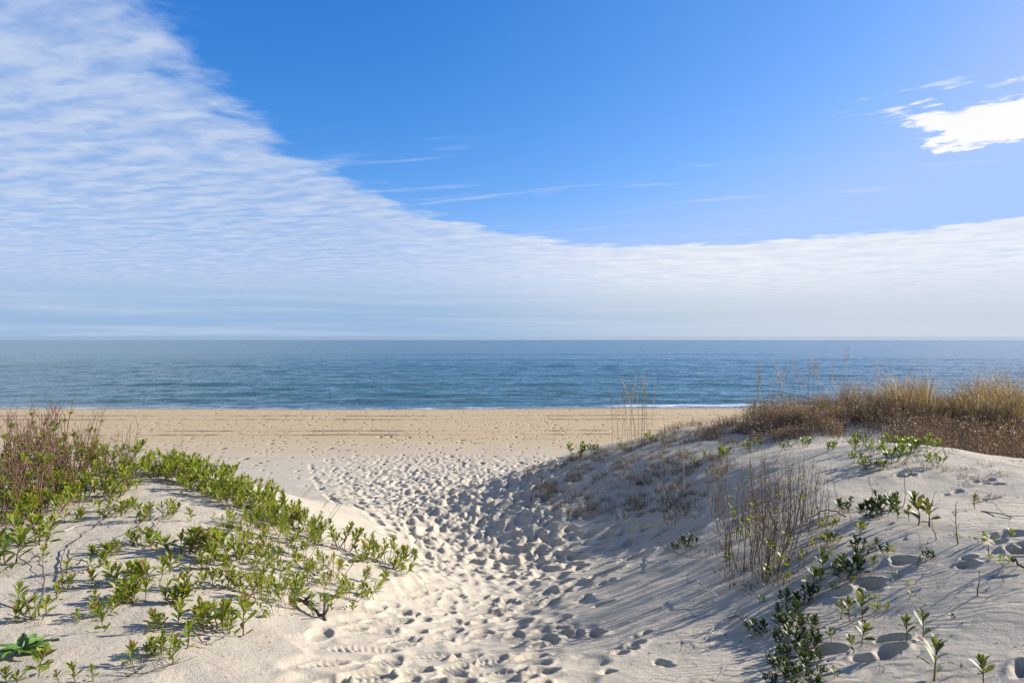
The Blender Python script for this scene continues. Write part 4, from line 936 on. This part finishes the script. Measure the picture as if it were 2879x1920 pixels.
groundline([(215,1600,.02),(235,1603,.07),(262,1609,.02)], .008, .006, 'dead dark branch beside the low spreading clump', M_DARK, 'dead_branch', 'branch', forks=3, seed=4)
groundline([(55,1555),(90,1565,.03),(118,1590,.03),(128,1620)], .005, .003, 'thin runner curving down to a single sprig at far left', M_DEAD, 'plant_runner', 'runner', seed=5)
groundline([(380,1480),(420,1500),(470,1450,.06),(500,1430,.12)], .009, .004, 'leaning woody branch on the left dune top', M_DEAD, 'dead_branch', 'branch', forks=6, seed=6)
groundline([(325,1545),(370,1510,.05),(430,1480,.05),(478,1425,.14)], .007, .003, 'grey dry branch rising right on the left dune top', M_PALE, 'dead_branch', 'branch', forks=6, seed=16)
groundline([(180,1495),(230,1478),(300,1475)], .009, .005, 'pale dry branch lying in front of the thicket', M_PALE, 'dead_branch', 'branch', forks=4, seed=7)
groundline([(833,1684,.01),(858,1712,.03),(885,1728,.03),(912,1740,.0)], .017, .024, 'thick dark uprooted stem lying at the foot of the left dune', M_DARK, 'uprooted_stem', 'stem', forks=7, seed=8)
groundline([(838,1682,.02),(866,1708,.05),(894,1732,.02)], .009, .007, 'pale split strip lying along the uprooted stem', M_PALE, 'bark_strip', 'bark', seed=9)
groundline([(520,1800,.03),(545,1798,.05),(570,1815,.02),(595,1822)], .010, .004, 'dark root tangle under the tall shoots on the left dune', M_DARK, 'root_tangle', 'root', forks=10, seed=10)
groundline([(350,1905),(400,1898),(440,1885),(480,1870)], .006, .004, 'line of dark dry litter near the bottom edge at left', M_DARK, 'dry_litter', 'litter', forks=14, seed=11)
groundline([(730,1560,.02),(760,1545,.06),(800,1545,.06),(830,1560,.02)], .010, .007, 'brown arched runner inside the left dune face patch', M_STEM, 'plant_runner', 'runner', forks=3, seed=12)
groundline([(1840,1490,.14),(1870,1510,.09),(1910,1528,.03),(1960,1545)], .008, .004, 'upper bare branch lying out over the sand right of the path', M_DEAD, 'fallen_branch', 'branch', forks=5, seed=13)
groundline([(1835,1530,.06),(1880,1558,.04),(1930,1570,.01),(1980,1570)], .008, .004, 'lower bare branch lying on the sand right of the path', M_DARK, 'fallen_branch', 'branch', forks=7, seed=14)
groundline([(1950,1525),(1985,1495,.2),(2000,1465,.35)], .006, .003, 'slanting bare branch at the left edge of the right thicket', M_DEAD, 'dead_branch', 'branch', forks=3, seed=15)
groundline([(1960,1655,.05),(1990,1675,.04),(2020,1685,.01)], .008, .005, 'pale broken twig on the shaded slope under the thicket', M_PALE, 'broken_twig', 'twig', forks=6, seed=17)
groundline([(2005,1775,.06),(1995,1795,.03),(1978,1815,.01)], .007, .002, 'bleached white root end sticking out of the shaded slope', M_PALE, 'bleached_root', 'root', forks=9, seed=18)
groundline([(2048,1740),(2075,1760,.05),(2110,1780,.03),(2150,1790)], .008, .004, 'dark crooked twig left of the dark glossy clump', M_DARK, 'crooked_twig', 'twig', forks=7, seed=19)
groundline([(2380,1458),(2340,1452,.05),(2290,1460,.05),(2230,1500)], .011, .006, 'long low woody branch arching out of the crest shrub', M_DEAD, 'low_branch', 'branch', forks=5, seed=20)
groundline([(2760,1438),(2810,1450),(2850,1460)], .008, .005, 'dark twig lying on the sand at the far right crest', M_DEAD, 'fallen_twig', 'twig', forks=3, seed=21)
groundline([(2575,1650,.02),(2610,1632,.03),(2660,1618,.01)], .009, .004, 'half buried pale branch lying right of the slanted stick', M_PALE, 'buried_branch', 'branch', forks=2, seed=22)
groundline([(2850,1585,.03),(2865,1600,.02),(2890,1604)], .016, .010, 'dark curled bark piece at the right edge under the hollow', M_DARK, 'bark_piece', 'bark', seed=23)
groundline([(2630,1280,.01),(2665,1270,.06),(2680,1272)], .010, .005, 'dark dead twig at the right end of the ridge plant group', M_DARK, 'dead_twig', 'twig', forks=5, seed=24)
groundline([(2040,1890,.07),(2020,1910,.02),(2010,1925)], .005, .003, 'pale wispy stem stub at the bottom edge in shade', M_PALE, 'stem_stub', 'stem', forks=4, seed=25)
# small grey post behind the left thicket
P_ = at(346, 1300); g = Geo(); tube(g, [(0, 0, -.3), (0, 0, .5), (0, 0, hpx(P_, 82)), (0, 0, hpx(P_, 84))], .022, .020, .5, 8)
o = link('grey_post', g.mesh('grey_post', M_POST)); o.location = P_; tag(o, 'short weathered grey post half hidden in the left thicket', 'post')

# beach specks, part flotsam, part painted footprint shadows; litter on the dunes
def specks(name, label, X, Y, s0, s1, seed, mat):
    rr = np.random.default_rng(seed); n_ = len(X); Z = ground_z(X, Y); s_ = rr.uniform(s0, s1, n_); a = rr.random(n_) * 6.28
    T_ = np.array([[-1, -.3, 0], [0, -.42, 0], [1, -.1, 0], [.2, .4, 0], [-.6, .3, 0], [0, 0, .35]])
    V = T_[None] * (1 + .4 * rr.normal(0, 1, (n_, 6, 1))); c_, s__ = np.cos(a), np.sin(a)
    X2 = V[..., 0] * c_[:, None] - V[..., 1] * s__[:, None]; Y2 = V[..., 0] * s__[:, None] + V[..., 1] * c_[:, None]
    W_ = np.stack([X[:, None] + X2 * s_[:, None], Y[:, None] + Y2 * s_[:, None], Z[:, None] + V[..., 2] * s_[:, None] + .002], -1).reshape(-1, 3)
    f_ = np.array([[0,1,5],[1,2,5],[2,3,5],[3,4,5],[4,0,5]]); Fc = (np.arange(n_)[:, None, None] * 6 + f_[None]).reshape(-1, 3)
    o = link(name, mesh_np(name, W_, Fc, mat, False)); tag(o, label, kind='stuff')
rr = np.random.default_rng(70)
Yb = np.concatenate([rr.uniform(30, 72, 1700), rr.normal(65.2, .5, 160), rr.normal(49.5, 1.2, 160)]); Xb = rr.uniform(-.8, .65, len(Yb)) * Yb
specks('flotsam_and_print_shade', 'dark scattered flotsam, seaweed bits and painted footprint shadows on the beach', Xb, Yb, .03, .10, 71, M_DARK)
Yl = rr.uniform(3.3, 9, 500); Xl = rr.uniform(-.75, -.12, 500) * Yl
specks('leaf_litter', 'tiny dry leaf litter on the left dune sand', Xl, Yl, .004, .012, 72, M_DEAD)
Yl = rr.uniform(3.3, 14, 700); Xl = rr.uniform(.2, .75, 700) * Yl
specks('leaf_litter', 'tiny dry leaf litter on the right dune sand', Xl, Yl, .004, .014, 73, M_DEAD)
